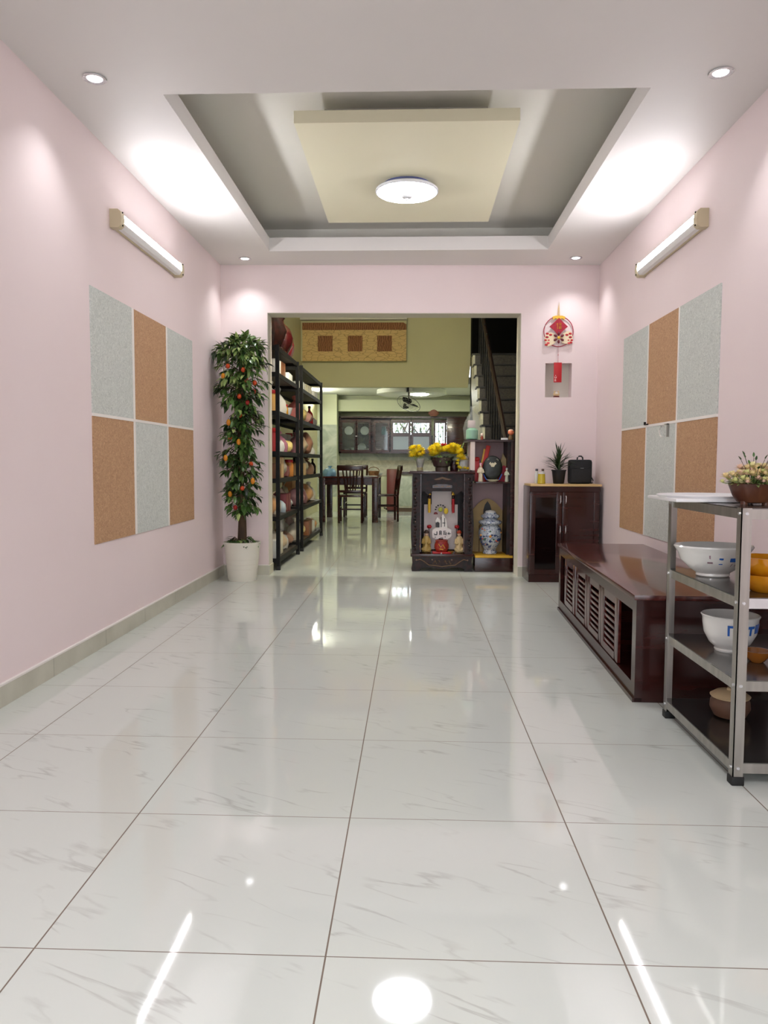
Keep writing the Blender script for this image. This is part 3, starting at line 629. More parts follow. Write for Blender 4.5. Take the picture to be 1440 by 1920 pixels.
t = thing('incense_urn', 'red lacquer incense urn with gold dragon on red tray in the altar', 'urn', (.272, AY+.05, .1635))
MB().box(-.085, -.06, 0, .085, .07, .014, redm, .004).build('tray', t)
MB().lathe([(.045, .014), (.05, .02), (.068, .05), (.066, .08), (.055, .105), (.06, .12), (.05, .12), (.045, .1), (.001, .09)], (0, 0, 0), mat('urn_red', (130, 24, 34), .3, rgb2=(170, 60, 40), scale=30), seg=26, close=False).build('urn_body', t)
MB().tube([(-.03, -.058, .09), (-.01, -.066, .06), (.01, -.066, .085), (.03, -.06, .05), (.01, -.066, .04), (-.02, -.064, .045)], .004, gold).build('dragon_relief', t)
single('gold_ingot', MB().lathe([(.014, 0), (.02, .006), (.032, .024), (.026, .022), (.012, .016), (.001, .022)], (0, 0, 0), mat('dull_gold', (160, 110, 40), .4), seg=18, sy=.6, close=False), 'small gold ingot on the altar ledge in front of red tray', 'ornament', (.355, AY+.02, .1625))
t = thing('tea_cup', 'tiny white cup on the altar ledge before the red tray', 'cup', (.268, AY-.006, .162))
MB().lathe([(.006, 0), (.009, .012), (.008, .012), (.005, .003), (.001, .003)], (0, 0, 0), porcelain, seg=14, close=False).build('cup_body', t)
# white prosperity plaque with black marks, above the urn
t = thing('ancestor_plaque', 'white oval plaque with bold black characters behind the red urn', 'plaque', (.268, AY+.13, .1635))
MB().lathe([(.03, 0), (.03, .13)], (0, 0, 0), blackwood, seg=12).build('stand', t)
MB().prism([(-.08, .14), (-.05, .122), (.06, .122), (.098, .15), (.094, .21), (.07, .225), (-.06, .225), (-.082, .20)], 'y', -.02, -.008, m_((236, 226, 222), .3)).build('plaque_board', t)
bm_ = mat('black_ink', (14, 14, 14), .4); q = MB(); ch = MB()
for (a, b_, c_, d) in ((-.062, .16, -.036, .168), (-.042, .165, -.034, .195), (-.066, .168, -.06, .176), (-.016, .162, -.008, .20), (-.002, .162, .006, .20), (-.014, .178, .004, .184), (-.014, .196, .004, .202), (.022, .165, .05, .171), (.03, .18, .052, .186), (.022, .195, .046, .201), (.024, .165, .03, .2), (.044, .16, .05, .186), (.06, .172, .09, .178), (.07, .165, .076, .19), (-.056, .135, -.05, .146), (.036, .138, .042, .15), (-.006, .134, .02, .138)):
    ch.box(a, -.023, b_, c_, -.0195, d, bm_)
ch.build('characters', t)
up = MB(); W2 = m_((238, 232, 226), .4)
up.prism([(-.045, .225), (.06, .225), (.05, .30), (.015, .36), (-.005, .30), (-.03, .33), (-.05, .30)], 'y', -.012, -.004, W2)
up.prism([(-.05, .232), (-.014, .232), (-.014, .275), (-.03, .285), (-.05, .275)], 'y', -.018, -.012, mat('dark_grey_inlay', (50, 48, 50), .5))
up.box(-.002, -.017, .235, .004, -.012, .33, _m['dark_grey_inlay']).box(.03, -.017, .24, .036, -.012, .32, _m['dark_grey_inlay']).box(.014, -.017, .27, .04, -.012, .276, _m['dark_grey_inlay'])
up.build('white_crest', t)
hd = MB(); hd.sph((-.006, -.02, .40), .022, m_((168, 172, 70), .5), (1, .5, 1))
for k in range(7): a = PI*k/6; hd.sph((-.006+.046*math.cos(a), -.018, .40+.042*math.sin(a)), .0075, _m['dark_grey_inlay'], (1.2, .5, 1), 8, 6)
hd.build('sun_disc', t)
yf = MB(); yf.sph((.045, -.015, .385), .024, m_((226, 194, 60), .6), (.9, .6, 1.2)); yf.build('yellow_bloom', t)
rc = MB(); rc.prism([(-.07, .355), (-.03, .355), (-.035, .37), (-.05, .378), (-.065, .37)], 'y', -.03, -.01, m_((110, 20, 24), .5)); rc.build('dark_red_cap', t)
# flowers on the altar top
AT = .9205
def bloom(q, c, r_, m, n=16):
    c = Vector(c)
    for k in range(n):
        a = k*2.4; el = .15+1.2*(k/n); d = Vector((math.cos(a)*math.cos(el), math.sin(a)*math.cos(el), math.sin(el)))
        q.leaf(c, d, (0, 0, 1), r_, r_*.55, m, .1)
t = thing('flower_bowl', 'yellow chrysanthemums with red bloom in dark bowl on altar top', 'flower arrangement', (.27, AY+.12, AT))
MB().lathe([(.058, 0), (.06, .03), (.055, .034), (.075, .045), (.10, .11), (.105, .125), (.095, .12)], (0, 0, 0), mat('dark_bowl', (58, 34, 34), .35, rgb2=(88, 80, 70), scale=9), seg=26).build('bowl', t)
fl = MB(); gr = MB(); rnd = random.Random(5)
for (xx, zz) in ((-.085, .165), (-.075, .19), (-.03, .20), (.01, .185), (-.06, .155), (.08, .20), (.12, .185), (.155, .165), (.10, .16), (-.08, .15), (.175, .13), (.19, .10), (-.09, .20), (-.05, .215), (.05, .20), (.14, .20), (-.08, .14), (.10, .215), (-.02, .17), (.06, .175)):
    for k in range(3): bloom(fl, (xx+rnd.uniform(-.012, .012), rnd.uniform(-.07, .0), zz+rnd.uniform(-.012, .012)), .050, yellow_fl, 24)
for k in range(90):
    a = rnd.random()*2*PI; gr.leaf((.06*math.cos(a), .05*math.sin(a), .11), (math.cos(a)*1.3, math.sin(a), rnd.uniform(-.4, .9)), (0, 0, 1), rnd.uniform(.05, .1), .022, leaf_m, .2)
fl.build('yellow_blooms', t, ang=180); gr.build('leaves', t, ang=180)
rb = MB(); bloom(rb, (.005, -.01, .225), .04, mat('red_petal', (196, 40, 44), .6), 18); bloom(rb, (.03, -.01, .235), .03, _m['red_petal'], 12); rb.build('red_bloom', t, ang=180)
t = thing('flower_vase', 'yellow flowers in clear glass vase at left of altar top', 'vase', (.068, AY+.12, AT))
MB().lathe([(.028, 0), (.03, .004), (.027, .03), (.034, .07), (.046, .115), (.043, .115), (.03, .07), (.023, .03), (.001, .026)], (0, 0, 0), clear, seg=22, close=False).build('glass', t)
MB().lathe([(.001, .004), (.024, .005), (.024, .032), (.001, .033)], (0, 0, 0), m_((220, 200, 30), .3), seg=18).build('yellow_pebbles', t)
fl = MB(); st = MB()
for k in range(20):
    xx, yy, zz = rnd.uniform(-.08, .025), rnd.uniform(-.04, .02), rnd.uniform(.12, .21)
    bloom(fl, (xx, yy-.01, zz), .046, yellow_fl, 18); st.tube([(0, 0, .03), (xx*.4, yy*.4, .09), (xx, yy, zz)], .002, leaf_l, seg=5)
fl.build('yellow_blooms', t, ang=180); st.build('stems', t)
t = thing('flower_jar', 'yellow flowers in water filled jar at right of the altar top', 'vase', (.475, AY+.10, AT))
MB().lathe([(.04, 0), (.044, .006), (.044, .12), (.036, .14), (.034, .14), (.04, .118), (.04, .008), (.001, .006)], (0, 0, 0), clear, seg=22, close=False).build('glass', t)
fl = MB(); st = MB()
for (xx, zz) in ((-.05, .03), (-.035, .02), (.0, .02), (.03, .015), (-.06, .09), (-.055, .13), (-.04, .16), (-.065, .06)): bloom(fl, (xx, -.045, zz), .03, yellow_fl, 14)
st.tube([(-.05, -.03, .01), (-.055, -.03, .1), (-.03, -.02, .20), (-.005, -.01, .26)], .005, leaf_l); st.tube([(-.02, -.02, .14), (-.04, -.02, .2), (-.02, -.01, .24)], .012, m_((150, 130, 70), .6))
fl.build('yellow_blooms', t, ang=180); st.build('stems', t)
single('dark_jar', jar((44, 18, 22), .075, .075, .10, 0, (30, 16, 18)), 'small dark maroon jar on altar top between bowl and right jar', 'jar', (.385, AY+.12, AT))
# ------------------------------------------------------------------ mauve display shelf
sh = thing('display_shelf', 'dark red display shelf with mauve back beside the altar and jamb', 'shelf', (.74, 6.945, 0), SK)
SD = .34
MB().box(-.165, 0, 0, .185, SD, .13, darkwood, .003).build('plinth', sh)
MB().box(-.163, -.012, .13, .18, SD, .152, yellowboard, .003).build('yellow_board', sh)
sp = MB(); sp.box(.152, .0, .13, .185, SD, 1.19, darkwood); sp.build('side_post', sh)
MB().box(.13, .06, .13, .152, SD, 1.19, blackwood).build('inner_side', sh)
MB().box(-.215, .0, .93, -.175, .05, 1.19, mat('pale_post', (222, 206, 198), .5)).build('left_post', sh); MB().box(-.21, SD-.05, .93, -.19, SD, 1.19, mat('pale_post')).build('rear_post', sh)
MB().box(-.165, SD-.012, .13, .152, SD, 1.19, pinkboard).box(-.21, SD-.012, .93, -.165, SD, 1.19, pinkboard).build('back_board', sh)
MB().box(-.164, .0, .812, .15, SD, .826, darkwood, .002).build('middle_shelf', sh)
MB().prism([(-.25, -.012), (.195, -.012), (.205, .0), (.205, SD), (-.25, SD)], 'z', 1.19, 1.207, darkwood).build('top_board', sh)
ar = MB()
A = [(-.19, .152), (-.19, .548)]+[(-.19+.19*t_-.0, .548+.112*(t_**1.0 if t_ < .2 else (t_)**.8)) for t_ in (.2, .4, .6, .8, 1)]
N_ = 9
half = [(-.164, .152), (-.164, .548)]+[(-.164+.144*k/N_, .548+.11*math.sin(k/N_*PI/2)) for k in range(1, N_+1)]
full = half+[(-a-.04, b_) for a, b_ in reversed(half)]
opn = [(-.055, .152), (-.055, .50), (-.055, .53), (-.05, .57), (-.035, .61), (-.02, .632), (-.005, .61), (.01, .57), (.015, .53), (.015, .50), (.015, .152)]
ar.prism(full, 'y', SD-.05, SD-.03, tanboard); ar.build('arched_board', sh, smooth=False)
MB().prism([(-.058, .48), (-.058, .55), (-.045, .60), (-.02, .636), (.005, .60), (.018, .55), (.018, .48)], 'y', SD-.056, SD-.049, bm_).build('flame_cutout', sh, smooth=False)
cb_ = MB(); cb_.box(-.10, SD-.056, .152, -.09, SD-.05, .40, mat('dark_tan', (120, 92, 54), .6)).tube([(-.095, SD-.055, .40), (-.07, SD-.055, .43), (-.02, SD-.055, .44)], .004, _m['dark_tan']).build('inner_moulding', sh)
# blue and white urn
t = thing('porcelain_urn', 'blue and white porcelain urn with painted flowers on lower shelf', 'urn', (.725, 6.945+.13, .1525))
q = MB(); pr = [(.055, 0), (.065, .004), (.066, .02), (.055, .035), (.06, .05), (.088, .10), (.104, .16), (.107, .20), (.100, .235), (.085, .255), (.072, .27), (.095, .275), (.108, .29), (.106, .305), (.09, .315), (.07, .318), (.062, .33), (.078, .335), (.088, .35), (.082, .362), (.06, .372), (.055, .385), (.05, .385)]
q.lathe(pr, (0, 0, 0), mat('blue_white_glaze', (192, 198, 204), .15, rgb2=(66, 82, 124), scale=26, kind='swirl', coat=.5, contrast=(.50, .62)), seg=40, lobes=10, amp=.012); q.build('urn_body', t)
q = MB()
rnd = random.Random(11)
for k in range(26):
    a = rnd.uniform(-2.6, -.5); z = rnd.uniform(.08, .24); rr = .09 if z < .11 else .106
    q.sph((rr*math.cos(a), rr*math.sin(a), z), rnd.uniform(.007, .014), rnd.choice([navy, navy, m_((214, 90, 50), .3), m_((226, 150, 60), .3), m_((60, 110, 80), .3)]), (1, 1, .8), 8, 5)
q.build('painted_flowers', t)
MB().lathe([(.05, .385), (.052, .392), (.04, .402), (.001, .408)], (0, 0, 0), porcelain, seg=24).build('lid', t)
# middle shelf: dark round plaque on stand, figures, incense
MZ = .8265
t = thing('carved_plaque', 'black oval carved plaque with pale bat emblem on the middle shelf', 'plaque', (.735, 7.03, MZ))
q = MB(); q.sph((0, 0, .125), .1, mat('black_lacquer', (18, 20, 18), .35, rgb2=(34, 40, 34), scale=18, bump=.3), (.9, .16, 1.12), 30, 20); q.build('oval_disc', t)
q = MB(); e = m_((214, 206, 176), .4); q.prism([(-.035, .165), (-.02, .18), (-.01, .165), (0, .175), (.01, .165), (.02, .18), (.035, .165), (.02, .15), (.012, .135), (-.012, .135), (-.02, .15)], 'y', -.022, -.014, e)
q.prism([(-.03, .205), (-.05, .19), (-.055, .2), (-.04, .213)], 'y', -.02, -.008, m_((120, 118, 100), .4)).prism([(.03, .205), (.05, .19), (.055, .2), (.04, .213)], 'y', -.02, -.008, m_((120, 118, 100), .4)); q.build('bat_emblem', t)
MB().tube([(-.085, -.02, .07), (-.06, -.03, .02), (-.04, -.03, .006)], .005, blue_m).tube([(.085, -.02, .07), (.06, -.03, .02), (.04, -.03, .006)], .005, blue_m).build('cradle', t)
single('saucer', MB().lathe([(.03, 0), (.035, .004), (.058, .014), (.06, .018), (.04, .012), (.001, .010)], (0, 0, 0), m_((226, 216, 180), .25), seg=26, sy=.6, close=False), 'cream saucer at the foot of the black oval plaque', 'plate', (.735, 6.985, MZ))
def figure(x, yy, h_, label, robe, top):
    t = thing('standing_figurine', label, 'figurine', (x, yy, MZ)); s_ = h_/.18
    q = MB(); q.lathe([(.022, 0), (.024, .01), (.020, .05), (.022, .09), (.026, .115), (.018, .135), (.008, .142)], (0, 0, 0), robe, seg=16, sy=.8); q.tube([(-.02, 0, .12), (-.03, -.015, .09), (-.008, -.024, .085)], .008, robe).tube([(.02, 0, .12), (.03, -.015, .09), (.008, -.024, .085)], .008, robe)
    o = q.build('robe', t); o.scale = (s_,)*3
    o = MB().sph((0, 0, .155), .014, m_((230, 200, 180), .5), (.9, .9, 1.15)).build('head', t); o.scale = (s_,)*3
    o = MB().lathe([(.014, .163), (.016, .168), (.009, .182)], (0, 0, 0), top, seg=12).build('headdress', t); o.scale = (s_,)*3
    return t
figure(.622, 6.985, .17, 'cream robed figurine with pink shawl on middle shelf, left of plaque', m_((232, 218, 190), .4), m_((222, 160, 180), .5))
figure(.862, 7.0, .125, 'small pale green and cream figurine on middle shelf, right of plaque', m_((210, 214, 190), .4), m_((180, 200, 190), .5))
t = thing('incense_bundle', 'red and gold bundle of incense leaning in middle shelf left corner', 'incense', (.655, 7.08, MZ))
MB().lathe([(.03, 0), (.034, .05), (.028, .055)], (0, 0, 0), m_((150, 40, 36), .4), seg=14).build('holder', t)
MB().box(-.022, -.012, .04, .022, .012, .30, m_((206, 160, 50), .5), .004, Matrix.Rotation(.18, 4, 'Y')).build('gold_pack', t)
MB().box(-.006, -.016, .05, .034, .016, .335, m_((190, 40, 34), .5), .006, Matrix.Rotation(.22, 4, 'Y')).build('red_pack', t)
t = thing('paper_flag', 'folded paper flag and red ribbon on middle shelf behind small figurine', 'paper ornament', (.845, 7.10, MZ))
MB().prism([(-.05, .10), (.05, .12), (.03, .19), (-.01, .265), (-.025, .20)], 'y', -.004, .004, m_((150, 130, 90), .6)).build('flag', t)
MB().prism([(-.06, 0), (.04, 0), (.05, .12), (0, .15), (-.04, .12)], 'y', -.012, -.005, crimson).build('red_ribbon', t)
single('red_packet', MB().box(-.02, -.006, 0, .02, .006, .19, m_((186, 70, 70), .5), .002).sph((0, 0, .205), .024, redm, (1.1, .6, .9)), 'red capped packet against the left post on the middle shelf', 'packet', (.597, 7.09, MZ))
# top of the shelf: clear bag, small figures (known cartoon figures are not built)
TZ = 1.2075
q = plastic_bag((222, 226, 222), .17, .15, .33, 3)
t = thing('clear_bag', 'tall clear plastic bag with green items at the left of shelf top', 'bag', (.545, 7.06, TZ))
qb = MB(); qb.lathe([(.05, 0), (.075, .01), (.078, .1), (.07, .17), (.045, .22), (.018, .26), (.012, .275), (.03, .31)], (0, 0, 0), mat('thin_plastic', (225, 230, 228), .3, alpha=.16), seg=20, close=False); qb.wobble(.012, 16, 2)
for v in qb.bm.verts: v.co.z = max(v.co.z, 0)
qb.build('bag_film', t)
MB().lathe([(.04, .002), (.055, .01), (.055, .09), (.03, .11)], (0, 0, 0), m_((130, 186, 156), .5), seg=14).build('green_pack', t)
MB().box(-.04, -.02, .11, .03, .02, .18, m_((206, 186, 182), .5), .01).build('pink_pack', t)
t = thing('small_statue', 'tiny orange faced statuette on a dark stand at shelf top right', 'figurine', (.895, 7.0, TZ))
MB().lathe([(.022, 0), (.024, .01), (.018, .03), (.014, .045)], (0, 0, 0), m_((110, 84, 50), .5), seg=14).build('body', t)
MB().sph((0, 0, .068), .028, m_((214, 120, 84), .45), (1, .9, .9)).build('head', t); MB().sph((0, .004, .083), .024, m_((226, 190, 170), .5), (1.05, .9, .6)).build('cap', t)
single('name_card', MB().box(-.03, -.01, 0, .03, .012, .018, m_((226, 228, 228), .4), .002), 'small white card lying on shelf top beside the tiny statuette', 'card', (.835, 6.985, TZ))
single('peg_figure', MB().lathe([(.012, 0), (.014, .02), (.008, .035)], (0, 0, 0), m_((150, 70, 50), .5), seg=12).sph((0, 0, .046), .014, m_((232, 206, 196), .5)), 'tiny white headed peg doll on shelf top beside the clear bag', 'figurine', (.63, 6.98, TZ))
# ------------------------------------------------------------------ two door cabinet
cbn = thing('low_cabinet', 'dark red two door cabinet with light wood top in right corner', 'cabinet', (.977, 6.36, 0), SK)
CW, CD, CH = .585, .31, .805
MB().box(0, .016, 0, .018, CD, CH, darkwood).build('left_side', cbn); MB().box(CW-.018, .016, 0, CW, CD, CH, darkwood).build('right_side', cbn)
MB().box(.03, .0, .05, .032, .3, .1, darkwood).box(0, .0, 0, CW, .018, .062, darkwood).build('plinth', cbn)
MB().box(.018, CD-.012, .06, CW-.018, CD, CH, darkwood).box(.018, .03, .06, CW-.018, CD, .075, darkwood).build('carcass', cbn)
MB().box(.006, -.006, CH, CW+.012, CD, CH+.018, lightwood, .003).build('light_top', cbn)
MB().box(0, .0, CH-.045, CW, .018, CH, darkwood).build('top_rail', cbn)
def cab_door(xa, xb, pan, hx):
    d = MB(); z0, z1, fr = .065, CH-.048, .045
    d.box(xa, -.004, z0, xa+fr, .016, z1, darkwood, .002).box(xb-fr, -.004, z0, xb, .016, z1, darkwood, .002).box(xa+fr, -.004, z0, xb-fr, .016, z0+fr, darkwood).box(xa+fr, -.004, z1-fr, xb-fr, .016, z1, darkwood)
    o = d.build('door', cbn)
    MB().box(xa+fr, .006, z0+fr, xb-fr, .012, z1-fr, pan).build('door_pane', o)
    for zz in (CH-.11, CH-.36): MB().tube([(hx, -.004, zz+.03), (hx, -.016, zz+.02), (hx, -.016, zz-.02), (hx, -.004, zz-.03)], .004, brightsteel, seg=6).build('handle', o)
cab_door(.004, .268, mat('dark_glass', (18, 8, 8), .06), .255); cab_door(.274, CW-.004, darkwood, .30)
cz_ = CH+.0185
def onc(x, dy=.16): return (x, 6.36+dy+SK*(x-.977), cz_)
t = thing('potted_plant', 'spiky green plant in black pot on the two door cabinet', 'potted plant', onc(1.245))
MB().lathe([(.042, 0), (.045, .004), (.058, .108), (.063, .108), (.063, .118), (.056, .118), (.05, .10), (.001, .098)], (0, 0, 0), rubber, seg=26, close=False).build('pot', t)
q = MB(); rnd = random.Random(9)
for k in range(78):
    a = rnd.random()*2*PI; el = rnd.uniform(.35, 1.45); zb = .10+.10*rnd.random(); d = Vector((math.cos(a)*math.cos(el), math.sin(a)*math.cos(el)*.8, math.sin(el)))
    L_ = rnd.uniform(.12, .18)
    q.leaf((0, 0, zb), d, (0, 0, 1), L_, .014, plant_m, .35 if el < 1 else .12)
for v in q.bm.verts:
    if v.co.y > .13: v.co.y = .13+(v.co.y-.13)*.05
q.build('leaves', t, ang=180); MB().cyl((0, 0, .095), (0, 0, .2), .012, plant_m).build('stem', t)
t = thing('backpack', 'small black square backpack with grey logo on two door cabinet', 'bag', onc(1.425, .17))
q = MB(); q.box(-.098, -.045, 0, .098, .045, .205, black, .024); q.build('body', t)
MB().box(-.085, -.054, .01, .085, -.044, .13, black, .008).build('front_pocket', t)
MB().tube([(-.024, 0, .20), (-.022, 0, .222), (-.01, 0, .234), (.01, 0, .234), (.022, 0, .222), (.024, 0, .20)], .006, black).build('carry_handle', t)
lg = MB(); gm = m_((170, 172, 174), .5)
for (a, b_, c_, d) in ((-.004, .122, .000, .134), (.003, .122, .007, .134), (.010, .122, .022, .126), (.010, .130, .022, .134)): lg.box(a, -.0475, b_, c_, -.0448, d, gm)
lg.box(-.018, -.0475, .112, .018, -.0448, .116, m_((110, 112, 114), .5)); lg.build('logo', t)
MB().tube([(.096, .0, .06), (.112, -.01, .03), (.106, -.01, .008), (.09, .0, .006)], .005, black).build('strap_loop', t)
t = thing('yellow_cup', 'yellow glass cup with white rim on the two door cabinet', 'cup', onc(1.088, .10))
MB().lathe([(.03, 0), (.034, .004), (.029, .085), (.026, .085), (.028, .008), (.001, .006)], (0, 0, 0), mat('yellow_glass', (196, 176, 50), .25), seg=24, close=False).build('cup_body', t)
MB().lathe([(.030, .083), (.032, .088), (.030, .096), (.026, .096), (.001, .094)], (0, 0, 0), porcelain, seg=24).build('lid', t)
for (xx, c_, lb) in ((1.065, (70, 70, 80), 'dark capped clear bottle behind yellow cup, the left one'), (1.118, (90, 70, 60), 'brown capped clear bottle behind yellow cup, the right one')):
    t = thing('spice_bottle', lb, 'bottle', onc(xx, .21))
    MB().lathe([(.016, 0), (.018, .004), (.018, .08), (.01, .10), (.009, .108)], (0, 0, 0), m_((214, 216, 212), .2), seg=16).build('bottle_body', t); MB().lathe([(.011, .106), (.012, .122), (.009, .126)], (0, 0, 0), m_(c_, .5), seg=12).build('cap', t)
# ------------------------------------------------------------------ low console
t = thing('media_console', 'long low dark red media console with slatted sliding doors', 'console', (.934, 3.16, 0), -.034)
DL, DD, DH = 2.02, .56, .455
top = MB().box(-.012, -.012, DH-.022, DD, DL+.01, DH, darkwood_h, .004); top.build('top_board', t)
MB().box(0, 0, 0, DD-.01, .022, DH-.022, darkwood).box(.028, -.004, .03, .034, 0, DH-.05, darkwood).build('near_end', t)
MB().box(0, DL-.022, 0, DD-.01, DL, DH-.022, darkwood).build('far_end', t)
MB().box(-.008, 0, 0, .03, DL, .018, darkwood).box(0, .022, .018, .02, DL-.022, .075, darkwood).box(0, .022, DH-.075, .02, DL-.022, DH-.022, darkwood).build('front_rails', t)
MB().box(DD-.02, .02, .0, DD-.01, DL-.02, DH-.022, darkwood).build('back_board', t)
MB().box(.02, .02, .055, DD-.02, DL-.02, .07, darkwood).build('inner_floor', t)
for bb in ((.0, .022, .075, .022, .06, DH-.075), (.0, DL-.06, .075, .022, DL-.022, DH-.075)): MB().box(*bb, darkwood).build('front_stile', t)
for bb in ((.05, 1.40, .07, DD-.02, 1.42, DH-.022), (.05, .60, .07, DD-.02, .62, DH-.022)): MB().box(*bb, darkwood).build('divider', t)
for k in range(4):
    ya = .33+k*.372; yb = ya+.372; d = MB(); xo = .004 if k in (0, 3) else .007
    z0, z1 = .078, DH-.078
    d.box(xo, ya, z0, xo+.014, ya+.07, z1, darkwood_h, .002).box(xo, yb-.07, z0, xo+.014, yb-.002, z1, darkwood_h, .002).box(xo, ya+.07, z0, xo+.014, yb-.07, z0+.035, darkwood_h).box(xo, ya+.07, z1-.035, xo+.014, yb-.07, z1, darkwood_h)
    o = d.build('sliding_door', t)
    s_ = MB()
    for j in range(7):
        zz = z0+.052+j*.0305; s_.box(xo+.001, ya+.07, zz-.0068, xo+.012, yb-.07, zz+.0068, darkwood_h, .001)
    s_.build('slats', o)
# ------------------------------------------------------------------ steel rack
rk = thing('steel_rack', 'stainless steel four shelf rack at the right edge', 'rack', (1.0, 2.34, 0))
RX, RY, RH = .50, .655, .865
for (px, py) in ((0, 0), (RX, 0), (0, RY), (RX, RY)):
    sx = 1 if px == 0 else -1; sy = 1 if py == 0 else -1
    po = MB().box(px, py, .02, px+sx*.032, py+sy*.003, RH, steel).box(px, py, .02, px+sx*.003, py+sy*.032, RH, steel)
    po = po.build('corner_post', rk)
    MB().box(px-.003*sx, py-.003*sy, 0, px+sx*.036, py+sy*.036, .028, rubber, .003).build('rubber_foot', po)
    b = MB()
    for z in (.055, .315, .573, .848): b.cyl((px+sx*.016, py-sy*.003, z), (px+sx*.016, py-sy*.0, z), .005, brightsteel, seg=8).cyl((px-sx*.003, py+sy*.016, z), (px, py+sy*.016, z), .005, brightsteel, seg=8)
    b.build('bolts', po)
for z in (.055, .315, .573, .848):
    s_ = MB(); h = .017
    s_.box(.003, .003, z+h-.003, RX-.003, RY-.003, z+h, steel_plate)
    fm_ = brightsteel if z == .573 else steel
    s_.box(.003, .0035, z-h, RX-.003, .006, z+h, fm_).box(.003, RY-.006, z-h, RX-.003, RY-.0035, z+h, steel).box(.0035, .003, z-h, .006, RY-.003, z+h, steel).box(RX-.006, .003, z-h, RX-.0035, RY-.003, z+h, steel)
    s_.build('shelf', rk)
# things on the steel rack
z3, z2, z1_, z0_ = .8655, .5905, .3325, .0725
t = thing('serving_tray', 'white rounded plastic tray overhanging the steel rack top', 'tray', (1.08, 2.80, z3+.001), 0)
q = MB(); q.box(-.175, -.16, 0, .13, .16, .012, m_((232, 230, 230), .3), .005); q.lathe([(.1, .0), (.15, .004), (.16, .016), (.155, .018), (.145, .008), (.001, .007)], (-.01, 0, .004), m_((232, 230, 230), .3), seg=30, sx=1.1, close=False)
q.build('tray_body', t)
t = thing('flower_planter', 'pale yellow dried flowers in brown oval planter on the steel rack', 'flower arrangement', (1.125, 2.55, z3))
MB().lathe([(.042, .006), (.05, .008), (.066, .03), (.077, .058), (.08, .068), (.076, .07), (.07, .06), (.04, .02), (.001, .016)], (0, 0, 0), mat('brown_pottery', (70, 34, 26), .35, rgb2=(100, 60, 34), scale=8), seg=30, sy=.75, lobes=8, amp=.02, close=False).cyl((-.035, -.015, 0), (-.035, -.015, .012), .012, _m['brown_pottery']).cyl((.035, -.015, 0), (.035, -.015, .012), .012, _m['brown_pottery']).cyl((0, .025, 0), (0, .025, .012), .012, _m['brown_pottery']).build('planter', t)
MB().lathe([(.07, .058), (.001, .066)], (0, 0, 0), soil, sy=.75, close=False).build('soil', t)
q = MB(); g = MB(); rnd = random.Random(21)
fc = [m_((244, 236, 180), .6), m_((238, 214, 160), .6), m_((236, 200, 176), .6), m_((222, 220, 150), .6)]
for k in range(120):
    a = rnd.random()*2*PI; el = rnd.uniform(.05, 1.5); R2 = rnd.uniform(.05, .088)
    c_ = Vector((math.cos(a)*math.cos(el)*R2*1.15, math.sin(a)*math.cos(el)*R2*.8, .066+math.sin(el)*R2*.68))
    bloom(q, c_, rnd.uniform(.014, .024), rnd.choice(fc), 9)
    g.tube([(c_.x*.3, c_.y*.3, .062), c_], .0012, leaf_l, seg=4)
for k in range(16):
    a = rnd.random()*2*PI; el = rnd.uniform(.3, 1.4); R2 = rnd.uniform(.09, .12 if k else .15)
    c_ = Vector((math.cos(a)*math.cos(el)*R2, math.sin(a)*math.cos(el)*R2*.8, .066+math.sin(el)*R2*.8))
    g.tube([(0, 0, .065), c_], .001, bark, seg=4); g.leaf(c_, c_-Vector((0, 0, .05)), (0, 0, 1), .02, .008, leaf_m)
for k in range(60):
    a = rnd.random()*2*PI; g.leaf((.05*math.cos(a), .04*math.sin(a), .068), (math.cos(a), math.sin(a)*.8, rnd.uniform(0, .5)), (0, 0, 1), .04, .014, leaf_l)
q.build('dried_blooms', t, ang=180); g.build('stems', t, ang=180)
def wrap_marks(r_, z, marks, m, y=1):
    q = MB()
    for (a0, a1, z0, z1) in marks:
        n = 5
        for k in range(n):
            aa, ab = a0+(a1-a0)*k/n, a0+(a1-a0)*(k+1)/n
            ri = r_((z0+z1)/2); P4 = []
            for (an, zz) in ((aa, z0), (ab, z0), (ab, z1), (aa, z1)):
                rr = r_(zz)+.0012; P4.append(q.bm.verts.new((rr*math.cos(an), rr*math.sin(an)*y, zz)))
            q.bm.faces.new(P4)
    q._tag(0, m); return q
# big oval white basin
t = thing('ceramic_basin', 'large white oval basin with blue pictures on upper middle rack shelf', 'basin', (1.10, 2.80, z2))
pf = [(.055, 0), (.06, .004), (.058, .012), (.085, .03), (.115, .06), (.124, .085), (.13, .094), (.139, .108), (.136, .114), (.126, .108), (.118, .085), (.11, .062), (.08, .036), (.001, .022)]
MB().lathe(pf, (0, 0, 0), porcelain, seg=44, sy=.85, close=False).build('basin_body', t)
rf = lambda z: .085+(z-.03)*1.0 if z < .06 else .115+(z-.06)*.36
wrap_marks(rf, 0, [(-1.72, -1.60, .052, .076), (-1.40, -.90, .062, .076), (-1.25, -1.0, .076, .084), (-.8, -.5, .060, .08)], blue_m, .85).build('blue_pictures', t)
wrap_marks(rf, 0, [(-2.0, -1.96, .055, .085), (-2.06, -1.9, .055, .061), (-1.15, -1.1, .045, .058), (-1.0, -.96, .042, .058), (-.9, -.86, .045, .06), (-1.3, -1.27, .044, .056)], m_((150, 120, 130), .3), .85).build('sketch_marks', t)
t = thing('glass_bowl', 'stacked amber glass bowl on rack shelf, the lower one of two', 'bowl', (1.14, 2.465, z2))
pa = [(.045, 0), (.05, .003), (.062, .016), (.08, .04), (.086, .058), (.082, .058), (.075, .04), (.04, .012), (.001, .01)]
MB().lathe(pa, (0, 0, 0), amber, seg=32, lobes=12, amp=.025, close=False).build('bowl_body', t)
